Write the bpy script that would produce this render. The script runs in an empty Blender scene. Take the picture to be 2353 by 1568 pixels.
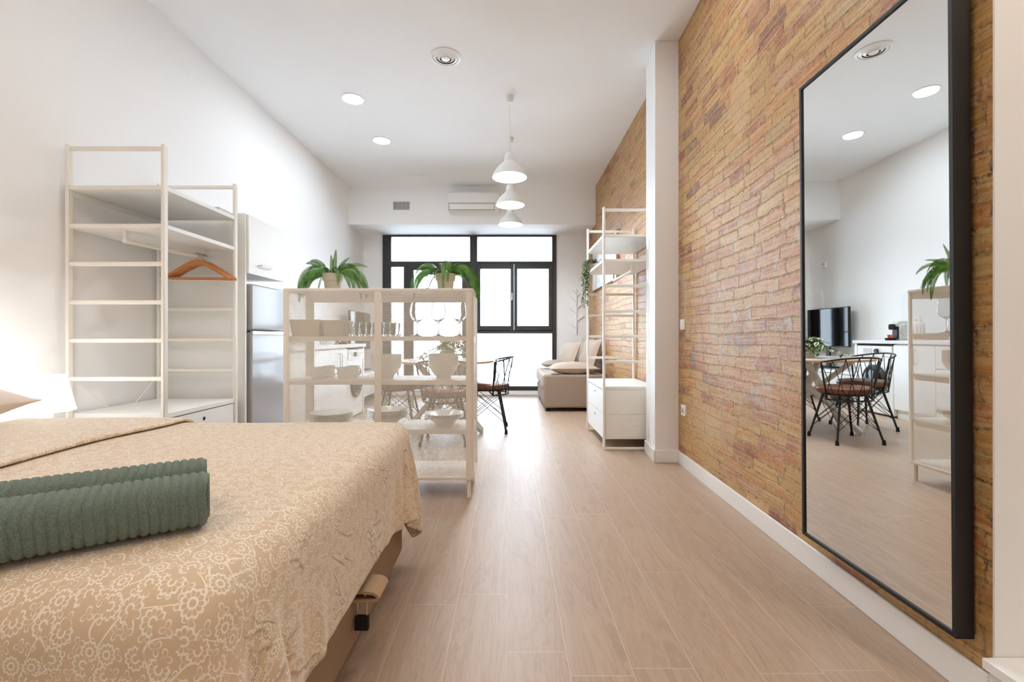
import bpy, bmesh, math, random
import numpy as np
from mathutils import Vector, Matrix
R = math.radians
C = bpy.context.scene.collection
rnd = random.Random(7)

# ------------------------------------------------------------------ materials
def srgb(r, g, b):
    f = lambda c: (c/255/12.92) if c/255 <= .04045 else ((c/255+.055)/1.055)**2.4
    return (f(r), f(g), f(b), 1)

class NT:
    """small helper to write node graphs"""
    def __init__(s, name):
        s.m = bpy.data.materials.new(name); s.m.use_nodes = True
        s.t = s.m.node_tree; s.t.nodes.clear()
        s.out = s.t.nodes.new('ShaderNodeOutputMaterial')
        s.p = s.t.nodes.new('ShaderNodeBsdfPrincipled')
        s.link(s.p.outputs[0], s.out.inputs[0])
        s._co = None
    def n(s, typ, **kw):
        nd = s.t.nodes.new('ShaderNode'+typ)
        for k, v in kw.items(): setattr(nd, k, v)
        return nd
    def link(s, a, b): s.t.links.new(a, b)
    def put(s, sock, v):
        if v is None: return
        if isinstance(v, bpy.types.NodeSocket): s.link(v, sock)
        elif isinstance(v, (int, float)):
            if hasattr(sock.default_value, '__len__'): sock.default_value = (v, v, v) if len(sock.default_value) == 3 else (v, v, v, 1)
            else: sock.default_value = v
        else:
            if len(sock.default_value) == 3: sock.default_value = tuple(v)[:3]
            else: sock.default_value = v
    def math(s, op, a, b=None, c=None, clamp=False):
        nd = s.n('Math', operation=op, use_clamp=clamp)
        s.put(nd.inputs[0], a); s.put(nd.inputs[1], b); s.put(nd.inputs[2], c)
        return nd.outputs[0]
    def co(s, kind='Object'):
        if s._co is None: s._co = s.n('TexCoord')
        return s._co.outputs[kind]
    def sep(s, v):
        nd = s.n('SeparateXYZ'); s.put(nd.inputs[0], v); return nd.outputs
    def comb(s, x=0., y=0., z=0.):
        nd = s.n('CombineXYZ')
        for i, v in enumerate((x, y, z)): s.put(nd.inputs[i], v)
        return nd.outputs[0]
    def noise(s, vec, scale, detail=2., rough=.5, dist=0., color=False):
        nd = s.n('TexNoise'); s.put(nd.inputs['Vector'], vec)
        nd.inputs['Scale'].default_value = scale; nd.inputs['Detail'].default_value = detail
        nd.inputs['Roughness'].default_value = rough; nd.inputs['Distortion'].default_value = dist
        return nd.outputs['Color' if color else 'Fac']
    def white(s, vec):
        nd = s.n('TexWhiteNoise', noise_dimensions='3D'); s.put(nd.inputs['Vector'], vec); return nd.outputs
    def vmath(s, op, a, b=None):
        nd = s.n('VectorMath', operation=op); s.put(nd.inputs[0], a); s.put(nd.inputs[1], b)
        return nd.outputs['Value'] if op in ('LENGTH', 'DISTANCE', 'DOT_PRODUCT') else nd.outputs[0]
    def scale(s, v, f):
        nd = s.n('VectorMath', operation='MULTIPLY'); s.put(nd.inputs[0], v); nd.inputs[1].default_value = f; return nd.outputs[0]
    def mix(s, fac, a, b, mode='MIX'):
        nd = s.n('Mix', data_type='RGBA', blend_type=mode)
        s.put(nd.inputs[0], fac); s.put(nd.inputs[6], a); s.put(nd.inputs[7], b)
        return nd.outputs[2]
    def ramp(s, fac, stops, interp='LINEAR'):
        nd = s.n('ValToRGB'); s.put(nd.inputs[0], fac); e = nd.color_ramp; e.interpolation = interp
        while len(e.elements) < len(stops): e.elements.new(.5)
        for el, (p, c) in zip(e.elements, stops): el.position = p; el.color = c
        return nd.outputs[0]
    def smooth(s, v, lo, hi):
        nd = s.n('MapRange', interpolation_type='SMOOTHSTEP'); s.put(nd.inputs[0], v)
        nd.inputs[1].default_value = lo; nd.inputs[2].default_value = hi
        return nd.outputs[0]
    def bump(s, h, strength=.3, dist=.01):
        nd = s.n('Bump'); nd.inputs['Strength'].default_value = strength; nd.inputs['Distance'].default_value = dist
        s.put(nd.inputs['Height'], h); s.link(nd.outputs[0], s.p.inputs['Normal'])
    def set(s, **kw):
        for k, v in kw.items(): s.put(s.p.inputs[k.replace('_', ' ')], v)
        return s

def pm(name, col, rough=.5, metal=0., vary=.03, vscale=6., bump=0., bscale=200., spec=.5):
    """plain painted / plastic / metal surface with faint noise variation"""
    t = NT(name)
    c = srgb(*col)
    f = t.noise(t.co(), vscale, 3)
    lo = tuple(x*(1-vary) for x in c[:3])+(1,); hi = tuple(min(1, x*(1+vary)) for x in c[:3])+(1,)
    t.set(Base_Color=t.mix(f, lo, hi), Roughness=rough, Metallic=metal)
    t.p.inputs['Specular IOR Level'].default_value = spec
    if bump: t.bump(t.noise(t.co(), bscale, 3), bump, .002)
    return t.m

def emit(name, col, strength):
    t = NT(name); t.set(Base_Color=col, Emission_Color=col, Emission_Strength=strength, Roughness=.6); return t.m

M = {}
M['wall'] = pm('white_plaster', (243, 243, 243), .75, vary=.012, vscale=1.5, bump=.05, bscale=90, spec=.25)
M['ceil'] = pm('white_ceiling_paint', (240, 240, 240), .8, vary=.01, bump=.03, bscale=90, spec=.2)
M['skirt'] = pm('white_skirting', (240, 238, 235), .35, vary=.01)
M['cream'] = pm('cream_powder_coat', (238, 231, 221), .42, vary=.02)
M['rack'] = pm('warm_white_powder_coat', (240, 236, 228), .42, vary=.015)
M['white'] = pm('white_lacquer', (240, 240, 238), .3, vary=.01)
M['satin'] = pm('white_satin_board', (238, 238, 236), .45, vary=.01)
M['gloss'] = pm('gloss_fridge_white', (170, 168, 167), .12, vary=.01)
M['greyside'] = pm('fridge_side_grey', (200, 198, 196), .4)
M['counter'] = pm('pale_grey_worktop', (222, 222, 222), .35)
M['black'] = pm('black_steel', (28, 27, 26), .45, vary=.06)
M['frameblack'] = pm('anthracite_window_frame', (48, 48, 49), .5, vary=.05)
M['mirrorframe'] = pm('matte_black_frame', (14, 12, 11), .5)
M['rubber'] = pm('black_rubber', (12, 12, 12), .7)
M['chrome'] = pm('brushed_steel', (205, 205, 205), .25, metal=1.)
M['darkgap'] = pm('dark_cavity', (24, 24, 24), .8)
M['plastic'] = pm('white_plastic', (238, 238, 236), .35, vary=.01)
M['ceramic'] = pm('white_ceramic', (236, 233, 228), .18, vary=.01)
M['beigebox'] = pm('beige_plastic', (205, 190, 168), .55)
M['pot'] = pm('beige_stoneware', (216, 206, 188), .6, vary=.04, bump=.05)
M['soil'] = pm('dark_soil', (45, 36, 26), .95, vary=.3, vscale=60, bump=.6, bscale=120)
M['khaki'] = pm('taupe_bed_fabric', (160, 134, 112), .85, vary=.05, vscale=40, bump=.25, bscale=700, spec=.2)
M['strapfab'] = pm('beige_strap_fabric', (188, 160, 130), .85, vary=.05, bump=.25, bscale=900, spec=.2)
M['sofa'] = pm('beige_sofa_fabric', (158, 142, 128), .85, vary=.05, vscale=30, bump=.25, bscale=600, spec=.2)
M['sofacush'] = pm('sand_cushion_fabric', (192, 177, 164), .85, vary=.05, vscale=30, bump=.25, bscale=600, spec=.2)
M['linen'] = pm('light_pillow_fabric', (232, 218, 205), .8, vary=.04, bump=.15, bscale=500, spec=.2)
M['sheet'] = pm('white_sheet', (240, 240, 242), .8, vary=.02, bump=.1, bscale=300, spec=.2)
M['tabletop'] = pm('grey_oak_top', (186, 178, 168), .3, vary=.08, vscale=10)
M['edgewood'] = pm('light_wood_edge', (196, 160, 118), .5, vary=.1, vscale=30)
M['tableleg'] = pm('whitewashed_leg', (222, 220, 215), .45)
M['tvblack'] = pm('tv_black', (8, 8, 9), .08)
M['orange'] = pm('orange_capsule', (205, 92, 40), .35)
M['espresso'] = pm('pale_green_grey_plastic', (206, 208, 198), .35)
M['hookgrey'] = pm('steel_hook', (170, 172, 174), .3, metal=.9)

def wood(name, a, b, sc, rough=.4):
    t = NT(name); v = t.scale(t.co(), sc)
    f = t.noise(v, 6, 5, .6, 1.2)
    t.set(Base_Color=t.ramp(f, [(.3, srgb(*a)), (.7, srgb(*b))]), Roughness=rough); t.bump(f, .1, .002)
    return t.m
M['hanger'] = wood('varnished_beech', (176, 108, 54), (208, 142, 80), (3, 20, 20))
t = NT('brown_leather'); f = t.noise(t.co(), 14, 5, .6)
t.set(Base_Color=t.ramp(f, [(.3, srgb(92, 54, 36)), (.7, srgb(132, 82, 54))]), Roughness=.34); t.bump(t.noise(t.co(), 260, 2), .15, .002); M['leather'] = t.m

# clear panes (thin architectural glass): mostly transparent with a fresnel gloss
def pane_mat(name, tint=(1, 1, 1, 1)):
    t = NT(name); t.t.nodes.remove(t.p)
    tr = t.n('BsdfTransparent'); tr.inputs[0].default_value = tint
    gl = t.n('BsdfGlossy'); gl.inputs['Roughness'].default_value = .02
    fr = t.n('Fresnel'); fr.inputs[0].default_value = 1.45
    mx = t.n('MixShader'); t.link(fr.outputs[0], mx.inputs[0]); t.link(tr.outputs[0], mx.inputs[1]); t.link(gl.outputs[0], mx.inputs[2])
    t.link(mx.outputs[0], t.out.inputs[0]); return t.m
M['pane'] = pane_mat('window_glass')
t = NT('clear_glassware'); t.t.nodes.remove(t.p); g = t.n('BsdfGlass'); g.inputs['Roughness'].default_value = 0; g.inputs['IOR'].default_value = 1.45
g.inputs['Color'].default_value = (.93, .945, .945, 1); t.link(g.outputs[0], t.out.inputs[0]); M['glass'] = t.m
t = NT('silvered_mirror'); t.set(Base_Color=(.86, .88, .87, 1), Metallic=1., Roughness=0.); M['mirror'] = t.m

# perforated sheet metal: staggered round holes, pitch 7.9 mm
t = NT('perforated_cream_metal')
x, y, z = t.sep(t.co())
u = t.math('ADD', x, y); PU, PV = .0079, .0068
def lattice(du, dv):
    a = t.math('MULTIPLY', t.math('SUBTRACT', t.math('FRACT', t.math('ADD', t.math('DIVIDE', u, PU), du+100)), .5), PU)
    b = t.math('MULTIPLY', t.math('SUBTRACT', t.math('FRACT', t.math('ADD', t.math('DIVIDE', z, 2*PV), dv+100)), .5), 2*PV)
    return t.vmath('LENGTH', t.comb(a, b, 0.))
d = t.math('MINIMUM', lattice(0., 0.), lattice(.5, .5))
hole = t.math('LESS_THAN', d, .0029)
t.set(Base_Color=srgb(242, 238, 231), Roughness=.42)
tr = t.n('BsdfTransparent'); mx = t.n('MixShader')
t.link(hole, mx.inputs[0]); t.link(t.p.outputs[0], mx.inputs[1]); t.link(tr.outputs[0], mx.inputs[2]); t.link(mx.outputs[0], t.out.inputs[0])
M['mesh'] = t.m

# floor: wood look planks, 18.85 cm wide, running away from the bed
t = NT('oak_look_planks')
x, y, z = t.sep(t.co())
W, L = .1885, 1.2
xs = t.math('DIVIDE', t.math('ADD', x, .009+W*40), W); row = t.math('FLOOR', xs); fx = t.math('FRACT', xs)
r1 = t.white(t.comb(row, 3.3, 0.))[0]
ys = t.math('ADD', t.math('DIVIDE', t.math('ADD', y, 12.), L), t.math('MULTIPLY', r1, 7.)); col = t.math('FLOOR', ys); fy = t.math('FRACT', ys)
rp = t.white(t.comb(row, col, 1.))
dx = t.math('MULTIPLY', t.math('MINIMUM', fx, t.math('SUBTRACT', 1., fx)), W)
dy = t.math('MULTIPLY', t.math('MINIMUM', fy, t.math('SUBTRACT', 1., fy)), L)
joint = t.math('SUBTRACT', 1., t.smooth(t.math('MINIMUM', dx, dy), .0006, .0018))
gv = t.comb(t.math('ADD', t.math('MULTIPLY', x, 9.), t.math('MULTIPLY', rp[0], 40.)), t.math('ADD', t.math('MULTIPLY', y, .9), t.math('MULTIPLY', rp[0], 9.)), rp[0])
g1 = t.noise(gv, 1.3, 6, .62, 1.6)
g2 = t.noise(t.comb(t.math('MULTIPLY', x, 90.), t.math('MULTIPLY', y, 3.), rp[0]), 2., 3, .6)
rings = t.math('MULTIPLY', t.math('ADD', t.math('SINE', t.math('MULTIPLY', g1, 46.)), 1.), .5)
grain = t.math('ADD', t.math('MULTIPLY', g1, .55), t.math('ADD', t.math('MULTIPLY', g2, .25), t.math('MULTIPLY', rings, .2)))
base = t.ramp(grain, [(.25, srgb(165, 140, 119)), (.5, srgb(180, 155, 133)), (.78, srgb(188, 165, 144))])
base = t.mix(t.math('MULTIPLY', rp[0], .16), base, srgb(170, 145, 123))
base = t.mix(t.math('MULTIPLY', joint, .8), base, srgb(208, 192, 174))
t.set(Base_Color=base, Roughness=t.math('ADD', .34, t.math('MULTIPLY', g2, .12)))
t.p.inputs['Specular IOR Level'].default_value = .45
t.bump(t.math('SUBTRACT', t.math('MULTIPLY', grain, .25), joint), .12, .002)
M['floor'] = t.m

# old exposed brick: courses ~6.8 cm, ribbed bricks ~23 cm, raked, broken and patched joints
t = NT('old_exposed_brick')
x, y, z = t.sep(t.co())
nz = t.noise(t.comb(0., y, z), 9., 3, .7, color=True)
nx_, ny_, nq_ = t.sep(nz)
nb = t.noise(t.comb(4., y, z), 1.6, 1)
yd = t.math('ADD', y, t.math('MULTIPLY', t.math('SUBTRACT', nx_, .5), .075))
zd = t.math('ADD', t.math('ADD', z, t.math('MULTIPLY', t.math('SUBTRACT', ny_, .5), .030)), t.math('MULTIPLY', t.math('SUBTRACT', nb, .5), .05))
BH, BW = .068, .235
rs = t.math('DIVIDE', t.math('ADD', zd, .2), BH); row = t.math('FLOOR', rs); fz = t.math('FRACT', rs)
rr = t.white(t.comb(row, 0., 9.))[0]
cs = t.math('ADD', t.math('DIVIDE', t.math('ADD', yd, 3.), BW), t.math('ADD', t.math('MULTIPLY', row, .5), t.math('MULTIPLY', rr, .5)))
colm = t.math('FLOOR', cs); fc = t.math('FRACT', cs)
rb = t.white(t.comb(row, colm, 2.))
rbr, rbg, rbb = t.sep(rb[1])
dz = t.math('MULTIPLY', t.math('MINIMUM', fz, t.math('SUBTRACT', 1., fz)), BH)
dyb = t.math('MULTIPLY', t.math('MINIMUM', fc, t.math('SUBTRACT', 1., fc)), BW)
dj = t.math('MINIMUM', dz, dyb)
fine = t.noise(t.comb(1., y, z), 48., 4, .78)
djn = t.math('ADD', dj, t.math('MULTIPLY', t.math('SUBTRACT', fine, .5), .034))
brickm = t.smooth(djn, -.001, .006)
pal = t.ramp(rb[0], [(0., srgb(194, 160, 112)), (.25, srgb(204, 160, 104)), (.48, srgb(206, 150, 94)), (.64, srgb(200, 134, 88)), (.76, srgb(198, 146, 118)), (.87, srgb(178, 116, 92)), (.94, srgb(160, 84, 54)), (.985, srgb(128, 88, 82))])
# ribs pressed into the face of every brick
zr = t.math('ADD', t.math('ADD', z, t.math('MULTIPLY', t.math('SUBTRACT', nb, .5), .05)), t.math('MULTIPLY', t.math('SUBTRACT', ny_, .5), .006))
stri = t.noise(t.comb(t.math('MULTIPLY', y, 2.2), t.math('MULTIPLY', zr, 84.), t.math('MULTIPLY', rb[0], 30.)), 1., 3, .6)
pal = t.mix(t.smooth(stri, .46, .62), pal, t.mix(.42, pal, srgb(240, 216, 172)))
pal = t.mix(t.math('MULTIPLY', t.smooth(stri, .5, .34), t.math('ADD', .1, t.math('MULTIPLY', rbg, .5))), pal, srgb(164, 94, 56))
blot = t.noise(t.comb(2., y, z), 12., 4, .72)
pal = t.mix(t.math('MULTIPLY', t.smooth(blot, .46, .68), .6), pal, srgb(214, 178, 128))
mort = t.ramp(t.noise(t.comb(5., y, z), 22., 3, .75), [(.36, srgb(92, 78, 62)), (.46, srgb(150, 124, 92)), (.56, srgb(204, 168, 118)), (.68, srgb(226, 196, 150)), (.78, srgb(176, 160, 140))])
gaps = t.smooth(t.math('ADD', t.math('MULTIPLY', nq_, .6), t.math('MULTIPLY', blot, .4)), .47, .57)
mort = t.mix(t.math('MULTIPLY', gaps, .8), mort, t.mix(.45, pal, srgb(204, 164, 112)))
bcol = t.mix(brickm, mort, pal)
smn = t.noise(t.comb(8., y, z), 2.6, 4, .75)
smear = t.smooth(t.math('ADD', smn, t.math('MULTIPLY', t.math('SUBTRACT', fine, .5), .35)), .53, .62)
bcol = t.mix(t.math('MULTIPLY', smear, .7), bcol, srgb(206, 168, 116))
bcol = t.mix(t.math('MULTIPLY', t.smooth(fine, .46, .34), .6), bcol, srgb(126, 84, 54))
bcol = t.mix(t.math('MULTIPLY', t.smooth(fine, .57, .68), .55), bcol, srgb(238, 212, 172))
# rosy, chalky zone at chest height, a cream smear below it and grey cement dabs
gy = t.math('DIVIDE', t.math('SUBTRACT', y, 2.75), 1.1); gz = t.math('DIVIDE', t.math('SUBTRACT', z, 1.12), .5)
zone = t.math('SUBTRACT', 1., t.math('ADD', t.math('MULTIPLY', gy, gy), t.math('MULTIPLY', gz, gz)))
zone = t.math('ADD', zone, t.math('MULTIPLY', t.math('SUBTRACT', blot, .5), 1.8))
bcol = t.mix(t.math('MULTIPLY', t.smooth(zone, -.2, .7), .26), bcol, srgb(208, 172, 160))
dab = t.noise(t.comb(11., y, z), 5.5, 4, .72)
bcol = t.mix(t.math('MULTIPLY', t.math('MULTIPLY', t.smooth(dab, .55, .62), t.smooth(zone, -.5, .3)), .7), bcol, srgb(206, 196, 190))
bcol = t.mix(t.math('MULTIPLY', t.math('MULTIPLY', t.smooth(dab, .40, .35), t.smooth(zone, -.4, .3)), .85), bcol, srgb(156, 154, 156))
py = t.math('DIVIDE', t.math('SUBTRACT', y, 2.62), .13); pz = t.math('DIVIDE', t.math('SUBTRACT', z, 2.36), .19)
pd = t.math('ADD', t.math('SQRT', t.math('ADD', t.math('MULTIPLY', py, py), t.math('MULTIPLY', pz, pz))), t.math('MULTIPLY', t.math('SUBTRACT', nx_, .5), 2.4))
py2 = t.math('DIVIDE', t.math('SUBTRACT', y, 3.05), .45); pz2 = t.math('DIVIDE', t.math('SUBTRACT', z, .42), .16)
pd2 = t.math('ADD', t.math('SQRT', t.math('ADD', t.math('MULTIPLY', py2, py2), t.math('MULTIPLY', pz2, pz2))), t.math('MULTIPLY', t.math('SUBTRACT', blot, .5), 4.5))
patch = t.smooth(pd, 1.05, .9)
bcol = t.mix(t.math('MULTIPLY', t.smooth(pd2, 1., .7), .65), bcol, srgb(216, 190, 152))
bcol = t.mix(t.math('MULTIPLY', patch, .8), bcol, t.mix(fine, srgb(206, 168, 126), srgb(226, 194, 154)))
t.set(Base_Color=t.mix(1., bcol, (.86, .84, .74, 1), 'MULTIPLY'), Roughness=.4)
t.p.inputs['Specular IOR Level'].default_value = .5
hgt = t.math('ADD', t.math('MULTIPLY', brickm, .7), t.math('ADD', t.math('MULTIPLY', stri, .2), t.math('MULTIPLY', fine, .5)))
t.bump(hgt, .6, .011)
M['brick'] = t.m

# duvet print: pale scalloped flowers, sprigs and stems on sand, in metres of cloth (UV)
t = NT('floral_print_cotton')
uv = t.co('UV')
wob = t.noise(uv, 30., 2, color=True)
uvw = t.vmath('ADD', uv, t.scale(t.vmath('SUBTRACT', wob, (.5, .5, .5)), (.005, .005, 0)))
def cell(scale, off):
    v = t.n('TexVoronoi', voronoi_dimensions='2D', feature='F1')
    v.inputs['Scale'].default_value = 1.; v.inputs['Randomness'].default_value = .55
    p = t.vmath('ADD', t.scale(uvw, (scale, scale, 0)), (off, off*1.7, 0)); t.link(p, v.inputs['Vector'])
    l = t.vmath('SUBTRACT', p, v.outputs['Position'])
    a, b, _ = t.sep(l); rc, gc, bc = t.sep(v.outputs['Color'])
    th = t.math('ADD', t.math('ARCTAN2', b, a), t.math('MULTIPLY', rc, 6.28))
    return t.vmath('LENGTH', t.comb(a, b, 0.)), th, gc
def line(v, w): return t.math('SUBTRACT', 1., t.smooth(t.math('ABSOLUTE', v), w*.55, w*1.25))
r, th, g_ = cell(29., 3.1)
Rf = t.math('MULTIPLY', t.math('ADD', .30, t.math('MULTIPLY', g_, .1)), t.math('ADD', .86, t.math('MULTIPLY', t.math('ABSOLUTE', t.math('SINE', t.math('MULTIPLY', th, 5.5))), .2)))
o1 = line(t.math('SUBTRACT', r, Rf), .042)
sp = t.math('MULTIPLY', line(t.math('MULTIPLY', r, t.math('SINE', t.math('MULTIPLY', th, 5.5))), .042), t.math('LESS_THAN', r, Rf))
ri = line(t.math('SUBTRACT', r, .13), .035)
fl = t.math('MAXIMUM', o1, t.math('MAXIMUM', t.math('MULTIPLY', sp, t.math('GREATER_THAN', r, .11)), ri))
fl = t.math('MULTIPLY', fl, t.math('MAXIMUM', t.math('LESS_THAN', g_, .5), t.math('GREATER_THAN', t.math('COSINE', th), -.75)))
inner = t.math('SUBTRACT', 1., t.smooth(r, .30, .42))
r2, th2, g2_ = cell(50., 9.7)
lf = line(t.math('SUBTRACT', r2, t.math('MULTIPLY', .40, t.math('ABSOLUTE', t.math('COSINE', t.math('MULTIPLY', th2, 1.5))))), .045)
lf = t.math('MULTIPLY', lf, t.math('SUBTRACT', 1., inner))
ux, uy, _ = t.sep(uvw)
def stem(a, b, k, off):
    q = t.math('ADD', t.math('MULTIPLY', a, k), t.math('MULTIPLY', t.math('SINE', t.math('ADD', t.math('MULTIPLY', b, 58.), off)), .42))
    return line(t.math('SUBTRACT', t.math('FRACT', t.math('ADD', q, t.math('MULTIPLY', t.math('SINE', t.math('MULTIPLY', b, 23.)), .5))), .5), .022)
vine = t.math('MULTIPLY', t.math('MAXIMUM', stem(ux, uy, 13., 0.), t.math('MULTIPLY', stem(uy, ux, 9., 2.), t.math('GREATER_THAN', t.math('SINE', t.math('MULTIPLY', ux, 71.)), -.2))), t.math('SUBTRACT', 1., inner))
pat = t.math('MAXIMUM', fl, t.math('MAXIMUM', lf, vine), clamp=True)
ground = t.mix(t.noise(uv, 8., 3), srgb(211, 187, 156), srgb(219, 197, 169))
t.set(Base_Color=t.mix(pat, ground, srgb(244, 234, 221)), Roughness=.75)
t.p.inputs['Specular IOR Level'].default_value = .25
ux0, uy0, _ = t.sep(uv)
wn = t.noise(t.comb(t.math('ADD', t.math('MULTIPLY', ux0, 5.), t.math('MULTIPLY', uy0, -3.)), t.math('ADD', t.math('MULTIPLY', uy0, 2.2), t.math('MULTIPLY', ux0, 1.5)), 0.), 1.6, 3, .55, .6)
crease = t.math('MULTIPLY', t.smooth(t.math('ABSOLUTE', t.math('SUBTRACT', wn, .5)), .035, .0), t.smooth(t.noise(uv, 5., 1), .46, .6))
hang = t.math('ADD', .06, t.smooth(ux0, 2.52, 2.62))          # cloth hanging over the foot end is more crumpled
t.bump(t.math('ADD', t.math('MULTIPLY', t.noise(uv, 16., 4, .6), .25), t.math('MULTIPLY', t.math('MULTIPLY', crease, hang), .9)), .55, .012)
t.p.inputs['Sheen Weight'].default_value = .35; t.p.inputs['Sheen Roughness'].default_value = .45
M['duvet'] = t.m

# ribbed green terry towel
t = NT('green_terry'); f = t.noise(t.co(), 420, 3, .7)
t.set(Base_Color=t.ramp(f, [(.25, srgb(84, 100, 90)), (.5, srgb(118, 136, 124)), (.8, srgb(148, 164, 152))]), Roughness=.95)
t.p.inputs['Specular IOR Level'].default_value = .1; t.p.inputs['Sheen Weight'].default_value = .3
t.bump(f, .9, .004); M['towel'] = t.m

def leafmat(name, a, b, rough=.45, sc=40):
    t = NT(name); f = t.noise(t.co(), sc, 3)
    t.set(Base_Color=t.ramp(f, [(.3, srgb(*a)), (.7, srgb(*b))]), Roughness=rough)
    t.p.inputs['Subsurface Weight'].default_value = 0
    return t.m
M['fern'] = leafmat('fern_green', (44, 104, 36), (112, 160, 60), .4, 25)
M['stemgreen'] = leafmat('frond_stem', (70, 92, 36), (100, 120, 50))
M['string'] = leafmat('grey_green_leaf', (112, 126, 94), (162, 174, 136))
t = NT('variegated_leaf'); uvx, uvy, _ = t.sep(t.co('UV'))
edge = t.math('ABSOLUTE', t.math('SUBTRACT', uvx, .5))
f = t.smooth(t.math('ADD', edge, t.math('MULTIPLY', t.math('SUBTRACT', t.noise(t.co(), 30, 3), .5), .5)), .16, .3)
t.set(Base_Color=t.mix(f, srgb(46, 84, 40), srgb(206, 212, 172)), Roughness=.4); M['pothos'] = t.m
t = NT('grey_sketch_print'); f = t.noise(t.scale(t.co(), (1, 3., .8)), 2.2, 5, .6, 1.5)
t.set(Base_Color=t.ramp(f, [(.44, srgb(236, 235, 233)), (.485, srgb(168, 168, 170)), (.515, srgb(236, 235, 233)), (.6, srgb(240, 239, 237))]), Roughness=.6); M['print'] = t.m
M['pictureframe'] = wood('oak_picture_frame', (150, 112, 78), (186, 148, 108), (20, 3, 20))
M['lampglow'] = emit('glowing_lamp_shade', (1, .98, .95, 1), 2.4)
M['bulb'] = emit('bulb_glow', (1, .94, .86, 1), 26.)
M['led'] = emit('led_disc', (1, .99, .97, 1), 14.)
M['ledwarm'] = emit('led_disc_warm', (1, .78, .55, 1), 14.)
for k in ('led', 'ledwarm', 'bulb'): M[k].cycles.emission_sampling = 'NONE'   # an area lamp sits right under each

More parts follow.
